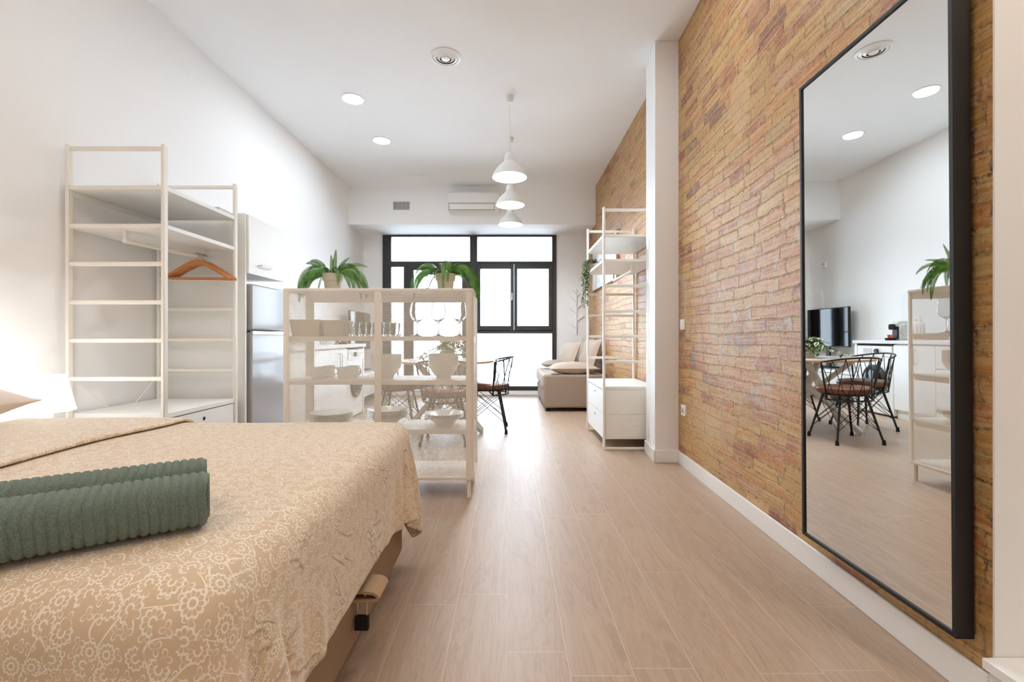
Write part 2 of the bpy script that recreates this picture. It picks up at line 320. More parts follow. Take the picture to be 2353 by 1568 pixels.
# ------------------------------------------------------------------ mesh builder
class MB:
    def __init__(s): s.v = []; s.f = []; s.uv = {}
    def add(s, vs, fs):
        b = len(s.v); s.v += [tuple(p) for p in vs]; s.f += [tuple(b+i for i in q) for q in fs]; return s
    def box(s, x0, x1, y0, y1, z0, z1):
        return s.add([(x, y, z) for x in (x0, x1) for y in (y0, y1) for z in (z0, z1)],
                     [(0, 1, 3, 2), (4, 6, 7, 5), (0, 4, 5, 1), (2, 3, 7, 6), (0, 2, 6, 4), (1, 5, 7, 3)])
    def prism(s, poly, z0, z1):
        n = len(poly)
        vs = [(x, y, z0) for x, y in poly]+[(x, y, z1) for x, y in poly]
        return s.add(vs, [tuple(range(n))[::-1], tuple(range(n, 2*n))]+[(i, (i+1) % n, n+(i+1) % n, n+i) for i in range(n)])
    def tube(s, pts, r, n=8, closed=False, cap=True):
        pts = [Vector(p) for p in pts]; k = len(pts); rs = r if hasattr(r, '__len__') else [r]*k
        rings = []; up = None
        for i, p in enumerate(pts):
            a = pts[(i-1) % k] if (closed or i > 0) else p; b = pts[(i+1) % k] if (closed or i < k-1) else p
            d = (b-a).normalized()
            if up is None: up = Vector((0, 0, 1)) if abs(d.z) < .9 else Vector((1, 0, 0))
            u = d.cross(up).normalized(); w = u.cross(d).normalized(); up = w
            rings.append([p+(u*math.cos(2*math.pi*j/n)+w*math.sin(2*math.pi*j/n))*rs[i] for j in range(n)])
        fs = []
        for i in range(k if closed else k-1):
            i2 = (i+1) % k
            for j in range(n): fs.append((i*n+j, i*n+(j+1) % n, i2*n+(j+1) % n, i2*n+j))
        if cap and not closed: fs += [tuple(range(n))[::-1], tuple(range((k-1)*n, k*n))]
        return s.add([q for rg in rings for q in rg], fs)
    def beam(s, a, b, w, h):
        """rectangular bar from a to b, h measured upwards"""
        a, b = Vector(a), Vector(b); d = (b-a).normalized(); up = Vector((0, 0, 1)) if abs(d.z) < .95 else Vector((0, 1, 0))
        u = d.cross(up).normalized()*w/2; v = u.cross(d).normalized()*h/2
        return s.add([p+su*u+sv*v for p in (a, b) for su, sv in ((-1, -1), (1, -1), (1, 1), (-1, 1))],
                     [(3, 2, 1, 0), (4, 5, 6, 7)]+[(i, (i+1) % 4, 4+(i+1) % 4, 4+i) for i in range(4)])
    def lathe(s, prof, c=(0, 0, 0), n=32, closed=False):
        """profile of (r, z) from bottom outside upward; ends with r=0 close themselves"""
        cx, cy, cz = c; vs = []; fs = []; idx = []
        for r, z in prof:
            if r < 1e-6: idx.append([len(vs)]*n); vs.append((cx, cy, cz+z))
            else:
                idx.append([len(vs)+j for j in range(n)])
                vs += [(cx+r*math.cos(2*math.pi*j/n), cy+r*math.sin(2*math.pi*j/n), cz+z) for j in range(n)]
        m = len(prof)
        for i in range(m if closed else m-1):
            A, B = idx[i], idx[(i+1) % m]
            for j in range(n):
                q = [A[j], A[(j+1) % n], B[(j+1) % n], B[j]]
                q = [v for k2, v in enumerate(q) if v not in q[:k2]]
                if len(q) > 2: fs.append(tuple(q))
        return s.add(vs, fs)
    def ball(s, c, rx, ry=None, rz=None, n=16, m=8):
        ry = ry or rx; rz = rz or rx; t0 = MB().lathe([(math.sin(math.pi*i/m), -math.cos(math.pi*i/m)) for i in range(m+1)], n=n)
        return s.add([(c[0]+x*rx, c[1]+y*ry, c[2]+z*rz) for x, y, z in t0.v], t0.f)
    def xf(s, mat): s.v = [tuple(mat @ Vector(p)) for p in s.v]; return s
    def build(s, name, mat, parent=None, world=False, bevel=0., seg=2, smooth=None, sub=0, ang=38):
        off = Vector((0, 0, 0))
        if parent is not None and world:
            r = parent
            while r is not None: off = off+r.location; r = r.parent
        me = bpy.data.meshes.new(name)
        me.from_pydata([tuple(Vector(p)-off) for p in s.v], [], s.f)
        bm = bmesh.new(); bm.from_mesh(me); bmesh.ops.recalc_face_normals(bm, faces=bm.faces); bm.to_mesh(me); bm.free()
        me.materials.append(M[mat] if isinstance(mat, str) else mat)
        if smooth is None: smooth = True
        if smooth:
            me.polygons.foreach_set('use_smooth', [True]*len(me.polygons)); me.set_sharp_from_angle(angle=R(ang))
        o = bpy.data.objects.new(name, me); C.objects.link(o); o.parent = parent
        if bevel:
            b = o.modifiers.new('edge', 'BEVEL'); b.width = bevel; b.segments = seg; b.limit_method = 'ANGLE'; b.angle_limit = R(40); b.harden_normals = False
        if sub: q = o.modifiers.new('soft', 'SUBSURF'); q.levels = sub; q.render_levels = sub
        return o

def thing(name, label, cat, loc=(0, 0, 0), rotz=0., group=None):
    o = bpy.data.objects.new(name, None); C.objects.link(o); o.empty_display_size = .1
    o.location = loc; o.rotation_euler = (0, 0, rotz); o['label'] = label; o['category'] = cat
    if group: o['group'] = group
    return o
def tag(o, label, cat, group=None):
    o['label'] = label; o['category'] = cat
    if group: o['group'] = group
    return o
def struct(o): o['kind'] = 'structure'; return o
def kids(o): return [c for c in bpy.data.objects if c.parent == o]
def dup(root, loc, rotz=0., label=None, group=None):
    r = root.copy(); C.objects.link(r); r.location = loc; r.rotation_euler = (0, 0, rotz)
    if label: r['label'] = label
    if group: r['group'] = group
    for ch in kids(root):
        c = ch.copy(); C.objects.link(c); c.parent = r
        for g in kids(ch):
            d2 = g.copy(); C.objects.link(d2); d2.parent = c
    return r

# ------------------------------------------------------------------ the room
ZC = 3.365                                  # ceiling height
def xl(y): return -2.548+.006*(y-3.19)       # left wall face
def xr(y): return 1.29+.026*(y-1.4) if y < 3.63 else 1.348
YB, YW = -2.2, 7.89                          # wall behind the camera, window wall
struct(MB().box(-2.9, 3.2, YB-.15, 8.2, -.12, 0).build('floor', 'floor', smooth=False))
struct(MB().box(-2.9, 3.2, YB-.15, 8.2, ZC, ZC+.12).build('ceiling', 'ceil', smooth=False))
struct(MB().prism([(xl(YB), YB-.1), (xl(8.15), 8.15), (-2.85, 8.15), (-2.85, YB-.1)], 0, ZC).build('wall_left', 'wall', smooth=False))
struct(MB().prism([(xr(1.21), 1.21), (xr(3.629), 3.629), (1.348, 3.7), (1.348, 8.15), (1.6, 8.15), (1.6, 1.21)], 0, ZC).build('wall_right', 'brick', smooth=False))
struct(MB().box(-2.85, 3.15, YB-.12, YB, 0, ZC).build('wall_back', 'wall', smooth=False))
struct(MB().prism([(1.285, 1.205), (3.1, 1.205), (3.1, 1.36), (1.6, 1.36), (1.6, 1.2105), (1.285, 1.2105)], 0, ZC).build('wall_alcove', 'wall', smooth=False))
struct(MB().box(3.0, 3.1, YB, 1.205, 0, ZC).build('wall_side', 'wall', smooth=False))
struct(MB().prism([(1.160, 3.632), (1.352, 3.632), (1.352, 3.99), (1.196, 3.99)], 0, ZC).build('pillar', 'wall', bevel=.004))
struct(MB().box(-2.6, 1.4, 7.13, 8.2, 2.765, ZC).build('beam', 'wall', smooth=False))
# window wall: piers either side of the glazing and a low sill
struct(MB().box(-2.7, -2.195, YW, 8.1, 0, 2.765).build('wall_window_left', 'wall', smooth=False))
struct(MB().box(.807, 1.4, YW, 8.1, 0, 2.765).build('wall_window_right', 'wall', smooth=False))
struct(MB().box(-2.195, .807, YW-.02, 8.1, 0, .078).build('window_sill', 'wall', bevel=.004))
# skirtings
def skirt(name, pts, h=.1, th=.013):
    b = MB()
    for (xa, ya), (xb, yb) in zip(pts, pts[1:]):
        d = Vector((xb-xa, yb-ya)).normalized(); nrm = Vector((-d.y, d.x))*th
        b.prism([(xa, ya), (xb, yb), (xb+nrm.x, yb+nrm.y), (xa+nrm.x, ya+nrm.y)], 0, h)
    return struct(b.build(name, 'skirt', bevel=.003))
skirt('baseboard_right', [(xr(1.21)-.002, 1.21), (xr(3.62)-.002, 3.619)])
skirt('baseboard_pillar', [(1.36, 3.63), (1.159, 3.63)])
skirt('baseboard_pillar_side', [(1.158, 3.617), (1.194, 3.99)])
skirt('baseboard_left', [(xl(7.85), 7.85), (xl(6.1), 6.1)])

# glazing: door on the left half, window on the right half
def bars(lst, y0, y1):
    b = MB()
    for x0, x1, z0, z1 in lst: b.box(x0, x1, y0, y1, z0, z1)
    return b
ya, yb = 7.86, 7.93
win = thing('window_1', 'right half of the black framed street glazing with two opening sashes', 'window', (.05, YW, .08)); win['kind'] = 'structure'
bars([(-.686, -.56, .08, 2.765), (.735, .807, .08, 2.765), (-.56, .735, 2.735, 2.765), (-.56, .735, 2.27, 2.31), (-.56, .735, 1.06, 1.12), (-.56, .735, .08, .15)], ya, yb).build('window_frame', 'frameblack', win, True, bevel=.004)
for nm, x0, x1, hx in (('left', -.56, .075, 1), ('right', .077, .735, 0)):
    sash = bars([(x0, x0+.055, 1.12, 2.27), (x1-.06, x1, 1.12, 2.27), (x0+.055, x1-.06, 2.18, 2.27), (x0+.055, x1-.06, 1.12, 1.195)], ya-.02, yb-.015).build('sash', 'frameblack', win, True, bevel=.004)
    MB().box(x0+.05, x1-.055, 7.888, 7.894, 1.19, 2.185).build('pane', 'pane', sash, True, smooth=False)
    if hx: MB().tube([(x1-.03, 7.835, 1.62), (x1-.03, 7.80, 1.64), (x1-.03, 7.80, 1.76)], .011).build('handle', 'chrome', sash, True)
MB().box(-.565, .74, 7.89, 7.896, 2.305, 2.74).build('transom_pane', 'pane', win, True, smooth=False)
MB().box(-.565, .74, 7.89, 7.896, .145, 1.065).build('lower_pane', 'pane', win, True, smooth=False)
dor = thing('door_1', 'left half of the black framed street glazing holding the glass door', 'door', (-1.45, YW, .08)); dor['kind'] = 'structure'
bars([(-2.195, -2.05, .08, 2.765), (-2.05, -.686, 2.735, 2.765), (-2.05, -.686, 2.215, 2.31), (-2.05, -1.83, .08, .16), (-1.83, -1.75, .08, 2.22)], ya, yb).build('door_frame', 'frameblack', dor, True, bevel=.004)
leaf = bars([(-1.75, -1.66, .09, 2.215), (-.82, -.69, .09, 2.215), (-1.66, -.82, 2.16, 2.215), (-1.66, -.82, .09, .2)], ya-.02, yb-.015).build('door_leaf', 'frameblack', dor, True, bevel=.004)
MB().box(-1.665, -.815, 7.888, 7.894, .195, 2.165).build('pane', 'pane', leaf, True, smooth=False)
MB().tube([(-1.705, 7.84, 1.02), (-1.705, 7.79, 1.03), (-1.60, 7.79, 1.03)], .011).build('handle', 'chrome', leaf, True)
MB().box(-2.055, -.68, 7.89, 7.896, 2.305, 2.74).build('transom_pane', 'pane', dor, True, smooth=False)
MB().box(-2.055, -1.825, 7.89, 7.896, .155, 2.22).build('side_pane', 'pane', dor, True, smooth=False)

# ------------------------------------------------------------------ ceiling fittings
def downlight(x, y, label, warm=False, group=None):
    o = thing('ceiling_light', label, 'ceiling light', (x, y, ZC), group=group)
    MB().lathe([(.098, 0.), (.112, 0), (.112, -.004), (.106, -.008), (.098, -.006)], closed=True).build('trim_ring', 'white', o)
    MB().lathe([(0, -.006), (.099, -.006), (.099, -.001), (0, -.001)]).build('led_disc', 'ledwarm' if warm else 'led', o)
downlight(-1.554, 4.514, 'round ceiling downlight nearer to the round air vent')
downlight(-1.538, 5.473, 'round ceiling downlight farther from the round air vent, towards the beam')
v = thing('ceiling_vent', 'round white air vent with concentric rings in the ceiling', 'air vent', (-.54, 3.84, ZC))
MB().lathe([(.105, 0), (.128, 0), (.128, -.006), (.108, -.012)], closed=True, n=48).build('outer_ring', 'white', v)
MB().lathe([(0, .0), (.105, .0), (.105, -.003), (0, -.003)], n=48).build('duct', 'darkgap', v)
for r0, r1, z0, z1 in ((.078, .104, -.004, -.014), (.048, .074, -.005, -.018)):
    MB().lathe([(r1, z0), (r1, z0-.003), (r0, z1-.003), (r0, z1)], closed=True, n=48).build('ring', 'white', v)
MB().lathe([(.044, -.006), (.036, -.02), (.02, -.023), (0, -.024)], n=40).build('center_cone', 'white', v)
h = thing('ceiling_hatch', 'small square white hatch in the ceiling near the beam', 'hatch', (-1.318, 6.70, ZC))
MB().box(-.15, .15, -.085, .085, -.006, 0).build('hatch_frame', 'white', h, bevel=.002)
MB().box(-.13, .13, -.065, .065, -.009, -.006).build('hatch_lid', 'satin', h, bevel=.001)
g = thing('air_grille', 'small dark slotted air grille in the face of the beam', 'air grille', (-1.694, 7.13, 2.984))
bars([(-.146, -.132, 0, .147), (.132, .146, 0, .147), (-.132, .132, 0, .012), (-.132, .132, .135, .147)], -.008, 0).build('grille_frame', 'white', g)
MB().box(-.132, .132, -.001, 0, .012, .135).build('cavity', 'darkgap', g)
b = MB()
for i in range(13): b.box(-.128+i*.0213-.003, -.128+i*.0213+.003, -.007, -.002, .012, .135)
for i in range(5): b.box(-.132, .132, -.006, -.002, .03+i*.022-.002, .03+i*.022+.002)
b.build('grille_bars', 'white', g)
a = thing('air_conditioner', 'white wall mounted air conditioner on the beam', 'air conditioner', (-.545, 7.13, 2.93))
MB().prism([(0, -.004), (-.13, -.004), (-.19, .02), (-.205, .09), (-.2, .27), (-.17, .298), (0, .298)], -.395, .395).xf(Matrix(((0, 0, 1, 0), (1, 0, 0, 0), (0, 1, 0, 0), (0, 0, 0, 1)))).build('body', 'plastic', a, bevel=.008)
MB().box(-.375, .31, -.208, -.196, .012, .1).build('louver', 'plastic', a, bevel=.003)
bars([(-.38, .315, .1, .104), (-.38, .315, .008, .012), (-.38, -.376, .012, .1), (.311, .315, .012, .1), (-.395, .395, .112, .115)], -.2065, -.2).build('louver_gap', 'darkgap', a)
def pendant(x, y, label):
    o = thing('pendant_lamp', label, 'pendant lamp', (x, y, 2.568), group='white pendant lamps in a row')
    out = [(.171, 0), (.163, .03), (.135, .075), (.10, .115), (.068, .145), (.056, .155), (.053, .165), (.05, .2), (.042, .235), (.030, .245)]
    MB().lathe(out+[(0, .245), (0, .24)]+[(r-.004 if r > .02 else r, z-.003 if z > .01 else z) for r, z in out[::-1][1:]], n=48).build('lamp_shade', 'white', o)
    MB().ball((0, 0, .07), .05, n=20, m=12).build('bulb', 'bulb', o)
    MB().tube([(0, 0, .12), (0, 0, .24)], .018, 12).build('bulb_holder', 'white', o)
    MB().tube([(0, 0, .24), (0, 0, ZC-2.568-.05)], .0028, 6).build('cord', 'plastic', o)
    MB().lathe([(0, ZC-2.568-.062), (.02, ZC-2.568-.06), (.032, ZC-2.568-.045), (.042, ZC-2.568), (0, ZC-2.568)], n=24).build('canopy', 'white', o)
pendant(.0, 4.47, 'nearest white pendant lamp, largest of the three in the row')
pendant(.008, 5.41, 'middle white pendant lamp of the three in the row')
pendant(.012, 6.35, 'farthest white pendant lamp of the three, closest to the window')

# ------------------------------------------------------------------ bed
bed = thing('bed', 'double bed with taupe fabric storage base under the floral duvet', 'bed', (-1.48, 1.33, 0))
MB().box(-2.50, -.472, .66, 2.02, .05, .34).build('bed_base', 'khaki', bed, True, bevel=.025, seg=3)
MB().box(-2.49, -.478, .665, 2.005, .345, .60).build('mattress', 'sheet', bed, True, bevel=.06, seg=4)
for x, y in ((-2.4, .75), (-.56, .75), (-2.4, 1.93), (-.56, 1.93)):
    MB().lathe([(0, 0), (.03, 0), (.03, .06), (0, .06)], (x, y, 0), 16).build('foot', 'black', bed, True)
# lifting strap: folded loop of fabric
sy = 1.40; sz = -.022
b = MB(); prof = [(-.478, .262), (-.44, .268), (-.405, .264), (-.390, .255), (-.386, .245), (-.392, .237), (-.43, .234), (-.478, .232)]
inn = [(-.478, .254), (-.44, .259), (-.408, .256), (-.397, .25), (-.396, .245), (-.41, .242), (-.478, .240)]
poly = prof+inn[::-1]
b.add([(x, sy-.05, z+sz) for x, z in poly]+[(x, sy+.05, z+sz) for x, z in poly], [(i, (i+1) % 15, 15+(i+1) % 15, 15+i) for i in range(15)] +
      [(i, i+1, 13-i, 14-i) for i in range(7)]+[(15+i, 15+i+1, 15+13-i, 15+14-i) for i in range(7)])
b.build('pull_strap', 'strapfab', bed, True)
lk = thing('padlock', 'small black padlock hanging from the strap of the bed base', 'padlock', (-.445, 1.372, .118))
MB().box(-.021, .021, -.009, .009, 0, .042).build('lock_body', 'rubber', lk, bevel=.004, seg=3)
MB().tube([(-.0135, 0, .038)]+[(-.0135*math.cos(a), 0, .095+.0135*math.sin(a)) for a in np.linspace(0, math.pi, 9)]+[(.0135, 0, .038)], .0024, 8).build('shackle', 'chrome', lk)

# duvet: cloth relaxed over the mattress with position based dynamics
def drape():
    sp = .0225
    xs = np.arange(-2.10, -.46+.325, sp); ys = np.arange(.665-.36, 2.0+.215, sp)
    nx, ny = len(xs), len(ys)
    X, Y = np.meshgrid(xs, ys, indexing='ij')
    rs = np.random.RandomState(3)
    P = np.stack([X, Y, np.full_like(X, .668)], -1)
    # rounded corner of the sheet
    P[..., 2] += rs.rand(nx, ny)*.002
    UV = np.stack([X+3, Y], -1)
    V = np.zeros_like(P)
    c = np.array([(-2.5-.445)/2, (.655+2.0)/2, .3]); hf = np.array([(-.445+2.5)/2, (2.0-.655)/2, .315]); rd = .055; th = .008
    def collide(P):
        q = P-c; s = np.sign(q); a = np.abs(q)-(hf-rd)
        m = np.maximum(a, 0); ln = np.linalg.norm(m, axis=-1)
        ins = np.minimum(a.max(-1), 0)
        d = ln+ins-rd-th
        hit = d < 0
        nrm = np.where(ln[..., None] > 1e-9, m/np.maximum(ln, 1e-9)[..., None], 0)
        k = a.argmax(-1); axis = np.eye(3)[k]
        nrm = np.where(ln[..., None] > 1e-9, nrm, axis)*s
        P += np.where(hit[..., None], -d[..., None]*nrm, 0)
        np.maximum(P[..., 2], .06, out=P[..., 2])
        return hit
    def con(A, B, rest, k, tension_only=False):
        d = B-A; l = np.linalg.norm(d, axis=-1, keepdims=True); e = (l-rest)
        if tension_only: e = np.maximum(e, 0)
        e = e/np.maximum(l, 1e-9)*.5*k*d
        A += e; B -= e
    dt = 1/60.
    pin = (X < -.66) & (Y > .86) & (Y < 1.80); PZ = .628
    for it in range(200):
        V *= .965; V[..., 2] -= 9.8*dt*.55
        old = P.copy(); P += V*dt
        for _ in range(10):
            for par in (0, 1):
                con(P[par:-1:2], P[par+1::2], sp, 1.) if (nx-par) % 2 == 0 else con(P[par:-1:2], P[par+1::2][:len(P[par:-1:2])], sp, 1.)
                A = P[:, par:-1:2]; B = P[:, par+1::2]; A = A[:, :B.shape[1]]; con(A, B, sp, 1.)
            for ox, oy in ((0, 0), (0, 1), (1, 0), (1, 1)):
                A = P[ox:-1:2, oy:-1:2]; B = P[ox+1::2, oy+1::2]; k1, k2 = min(A.shape[0], B.shape[0]), min(A.shape[1], B.shape[1])
                con(A[:k1, :k2], B[:k1, :k2], sp*1.414, .25)
                A = P[ox+1::2, oy:-1:2]; B = P[ox:-1:2, oy+1::2]; k1, k2 = min(A.shape[0], B.shape[0]), min(A.shape[1], B.shape[1])
                con(A[:k1, :k2], B[:k1, :k2], sp*1.414, .25)
            for o in range(3):
                A = P[o:-2:4]; B = P[o+2::4]; k1 = min(len(A), len(B)); con(A[:k1], B[:k1], sp*2, .35)
                A = P[:, o:-2:4]; B = P[:, o+2::4]; k1 = min(A.shape[1], B.shape[1]); con(A[:, :k1], B[:, :k1], sp*2, .35)
            hit = collide(P)
            P[pin, 0] = X[pin]; P[pin, 1] = Y[pin]
        V = (P-old)/dt
        V[hit] *= .45
        V[pin] *= .3
    return P, UV, nx, ny
P, UV, nx, ny = drape()
# soft quilting unevenness
nn = np.stack(np.meshgrid(np.arange(nx), np.arange(ny), indexing='ij'), -1)*.0225
P[..., 2] += .004*np.sin(nn[..., 0]*7+1.3*np.sin(nn[..., 1]*5))*np.cos(nn[..., 1]*6+.7)
def sheet(name, P, UV, i0, i1, parent, mat, thick, lift=0., uvoff=(0, 0), sub=1, wav=None):
    Q = P[i0:i1].copy(); U = UV[i0:i1]
    n0, n1 = Q.shape[:2]
    if lift:
        gx = np.gradient(Q, axis=0); gy = np.gradient(Q, axis=1); nr = np.cross(gx, gy); nr /= np.linalg.norm(nr, axis=-1, keepdims=True)
        Q += nr*lift
    if wav is not None: Q[-1, :, 0] += wav; Q[-2, :, 0] += wav*.8; Q[-3, :, 0] += wav*.5
    me = bpy.data.meshes.new(name)
    f = [(i*n1+j, (i+1)*n1+j, (i+1)*n1+j+1, i*n1+j+1) for i in range(n0-1) for j in range(n1-1)]
    me.from_pydata(Q.reshape(-1, 3).tolist(), [], f)
    ul = me.uv_layers.new(name='UVMap'); li = np.zeros(len(me.loops), dtype=np.int32); me.loops.foreach_get('vertex_index', li)
    ul.data.foreach_set('uv', (U.reshape(-1, 2)[li]+np.array(uvoff)).astype(np.float32).ravel())
    me.materials.append(M[mat]); me.polygons.foreach_set('use_smooth', [True]*len(me.polygons))
    o = bpy.data.objects.new(name, me); C.objects.link(o)
    if parent is not None: o.parent = parent; o.location = -parent.location
    so = o.modifiers.new('thickness', 'SOLIDIFY'); so.thickness = thick; so.offset = 1
    if sub: q = o.modifiers.new('soft', 'SUBSURF'); q.levels = sub; q.render_levels = sub
    return o
dv = thing('duvet', 'sand coloured duvet with white floral print spread over the bed', 'duvet', (-1.3, 1.33, .64))
sheet('cover', P, UV, 0, nx, dv, 'duvet', .012)
kf = int((-1.375+2.10)/.0225)
wav = .012*np.sin(np.arange(ny)*.21)+.01*np.sin(np.arange(ny)*.083+1)
sheet('folded_edge', P, UV, 0, kf, dv, 'duvet', .016, lift=.016, uvoff=(.31, .17), wav=wav)

def pillow_mb(w, h, th, flange=.0, n=26, pinch=.06, seed=1):
    b = MB(); rs = random.Random(seed); ph = rs.random()*6
    def pt(u, v, sgn):
        x = w/2*u*(1-pinch*(1-abs(u))*0-pinch*abs(v)**3*0)*(1-pinch*(1-v*v)*.5*0)
        # corners stay out, edges pull in
        x = w/2*u*(1-pinch*(1-v*v)*abs(u)**2); y = h/2*v*(1-pinch*(1-u*u)*abs(v)**2)
        uu, vv = min(1, abs(u)*(1+flange)), min(1, abs(v)*(1+flange))
        e = max(0, (1-uu**2.6))**.62*max(0, (1-vv**2.6))**.62
        z = th/2*e*(1+.06*math.sin(5*u+ph)*math.cos(4*v+ph))
        return (x, y, sgn*max(z, .002))
    for sgn in (1, -1):
        vs = [pt(-1+2*i/n, -1+2*j/n, sgn) for i in range(n+1) for j in range(n+1)]
        fs = [(i*(n+1)+j, (i+1)*(n+1)+j, (i+1)*(n+1)+j+1, i*(n+1)+j+1) for i in range(n) for j in range(n)]
        base = len(b.v); b.add(vs, fs)
        if sgn == -1:
            N = (n+1)**2; e = [i*(n+1) for i in range(n+1)]+[n*(n+1)+j for j in range(1, n+1)]+[i*(n+1)+n for i in range(n-1, -1, -1)]+[j for j in range(n-1, 0, -1)]
            b.f += [(e[i], e[(i+1) % len(e)], N+e[(i+1) % len(e)], N+e[i]) for i in range(len(e))]
    return b
def eul(loc, rx=0, ry=0, rz=0): return Matrix.Translation(loc) @ Matrix.Rotation(R(rz), 4, 'Z') @ Matrix.Rotation(R(ry), 4, 'Y') @ Matrix.Rotation(R(rx), 4, 'X')
o = pillow_mb(.50, .72, .205, seed=4).xf(eul((-2.16, 1.50, .756), 0, 3, 0)).build('pillow', 'linen')
tag(o, 'pale pink beige pillow at the head of the bed by the table lamp', 'pillow')

# rolled towels
def towel(loc, rz, label, length=.56, w=.052, hgt=.047, seed=2):
    o = thing('towel', label, 'towel', loc, R(rz), group='rolled green towels on the duvet')
    b = MB(); n = 44; m = 560; rs = random.Random(seed); rings = []
    for i in range(m+1):
        x = -length+length*i/m
        ribp = (x/.0142) % 1.
        rib = .0008-.0032*math.cos(math.pi*ribp)**6
        endr = min(1, (min(-x, x+length)+.004)/.012)**.5 if min(-x, x+length) < .008 else 1
        for j in range(n):
            a = 2*math.pi*j/n; ca, sa = math.cos(a), math.sin(a)
            k = 1/(abs(ca)**2.6+abs(sa)**2.6)**(1/2.6)
            rr = 1+.012*math.sin(3*a+x*9)
            b.v.append((x+.0015*math.sin(4*a), (w*rr+rib)*k*ca, (hgt*rr+rib)*k*sa+hgt))
    b.f += [(i*n+j, i*n+(j+1) % n, (i+1)*n+(j+1) % n, (i+1)*n+j) for i in range(m) for j in range(n)]
    b.build('roll', 'towel', o, ang=80)
    for ex, sg in ((0., 1), (-length, -1)):           # spiral of layers seen at the end
        s = MB(); pts = []
        for k in range(90):
            a = k*.21; q = 1-.9*k/89; pts.append((ex+sg*.0005, w*.93*q*math.cos(a), hgt+hgt*.93*q*math.sin(a)))
        s.tube(pts, .0042, 6); 
        s.add([(ex-sg*.002, w*.97*math.cos(2*math.pi*j/n), hgt+hgt*.97*math.sin(2*math.pi*j/n)) for j in range(n)], [tuple(range(n))])
        s.build('rolled_end', 'towel', o)
towel((-.586, .882, .643), 33.5, 'front rolled green ribbed towel, closest to the near bed edge', seed=2)
towel((-.660, .985, .643), 33.5, 'rear rolled green ribbed towel, lying behind the front one', hgt=.047, seed=5)

# ------------------------------------------------------------------ bedside
ns = thing('nightstand', 'small white bedside table under the glowing lamp', 'nightstand', (-2.25, 2.27, 0))
MB().box(-.22, .22, -.2, .2, .46, .49).build('top', 'white', ns, bevel=.004)
MB().box(-.21, .21, -.19, .19, .30, .46).build('drawer', 'satin', ns, bevel=.003)
for sx in (-1, 1):
    for sy in (-1, 1): MB().box(sx*.2-.015, sx*.2+.015, sy*.18-.015, sy*.18+.015, 0, .30).build('leg', 'white', ns)
lp = thing('table_lamp', 'glowing white table lamp with tapered shade on the bedside table', 'lamp', (-2.262, 2.21, .49))
MB().lathe([(.118, .155), (.116, .15), (.082, .32), (.08, .325), (0, .328), (0, .322), (.078, .318), (.112, .155)], n=40).build('lamp_shade', 'lampglow', lp)
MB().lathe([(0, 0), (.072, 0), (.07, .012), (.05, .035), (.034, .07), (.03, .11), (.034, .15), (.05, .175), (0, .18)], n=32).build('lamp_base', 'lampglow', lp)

# ------------------------------------------------------------------ white open wardrobe racks
def rack(name, label, x0, x1, y1, y2, H, rungs, shelves, front, drawer_z, n_drw, brace_x, z_top, knob):
    """two ladder side frames at y1 and y2; drawers open towards `front` (+1/-1 in x)"""
    o = thing(name, label, 'shelving unit', ((x0+x1)/2, (y1+y2)/2, 0))
    pw, pd = .02, .034
    for y in (y1, y2):
        fr = MB()
        for x in (x0, x1-pw): fr.box(x, x+pw, y-pd/2, y+pd/2, .02, H)
        fr.box(x0+.012, x1-.012, y-pd/2, y+pd/2, 0, .022)
        f = fr.build('side_frame', 'rack', o, True, bevel=.006, seg=3)
        for z in rungs:
            MB().box(x0+pw-.002, x1-pw+.002, y-.011, y+.011, z-.0125, z+.0125).build('rung', 'rack', f, True, bevel=.005, seg=2)
    for z in shelves:
        MB().box(x0+.004, x1-.004, y1+pd/2+.001, y2-pd/2-.001, z-.0125, z+.0125).build('shelf', 'satin', o, True, bevel=.002)
    zt = z_top
    ck = MB().box(x0+.004, x1-.004, y1+pd/2+.001, y2-pd/2-.001, zt-.028, zt)
    ck.build('drawer_top', 'satin', o, True, bevel=.002)
    MB().box(x0+.03, x1-.03, y1+.024, y2-.024, drawer_z-.002, zt-.028).build('drawer_carcass', 'satin', o, True)
    hh = (zt-.032-drawer_z)/n_drw
    for i in range(n_drw):
        z0 = drawer_z+i*hh+.003; z1 = drawer_z+(i+1)*hh-.003
        xf0, xf1 = ((x1-.026, x1-.008) if front > 0 else (x0+.008, x0+.026))
        d = MB().box(xf0, xf1, y1+.022, y2-.022, z0, z1).build('drawer', 'satin', o, True, bevel=.002)
        xk = xf1+.0006 if front > 0 else xf0-.0006
        MB().tube([(xk-.0005, (y1+y2)/2, z1-.05), (xk+.0005, (y1+y2)/2, z1-.05)], .012, 20).build('finger_hole', 'darkgap', d, True)
        # side plate of the drawer box facing along y
        MB().box(x0+.028, x1-.028, y1+.0185, y1+.0245, z0, z1).build('drawer_side', 'rack', o, True, bevel=.001)
    if brace_x is not None:
        br = MB().tube([(brace_x, y1+.01, .76), (brace_x, y2-.01, .19)], .003, 6).tube([(brace_x+.006, y2-.01, .76), (brace_x+.006, y1+.01, .19)], .003, 6)
        br.build('cross_brace', 'rack', o, True)
    return o
rungs = [2.076, 1.853, 1.634, 1.418, 1.199, .980, .761]
lr = rack('wardrobe_rack', 'open white wardrobe rack with hangers against the left wall by the bed', -2.527, -1.962, 2.60, 3.27, 2.10, rungs, [1.853, 1.634], 1, .10, 2, -2.50, .56, .012)
for y0 in (2.60,): MB().box(-2.524, -2.504, 2.618, 3.252, 1.853-.04, 1.853-.0135).build('shelf_rail', 'rack', lr, True)
MB().tube([(-2.240, 2.645, 1.561), (-2.157, 3.245, 1.561)], .0135, 14).build('clothes_rail', 'rack', lr, True)
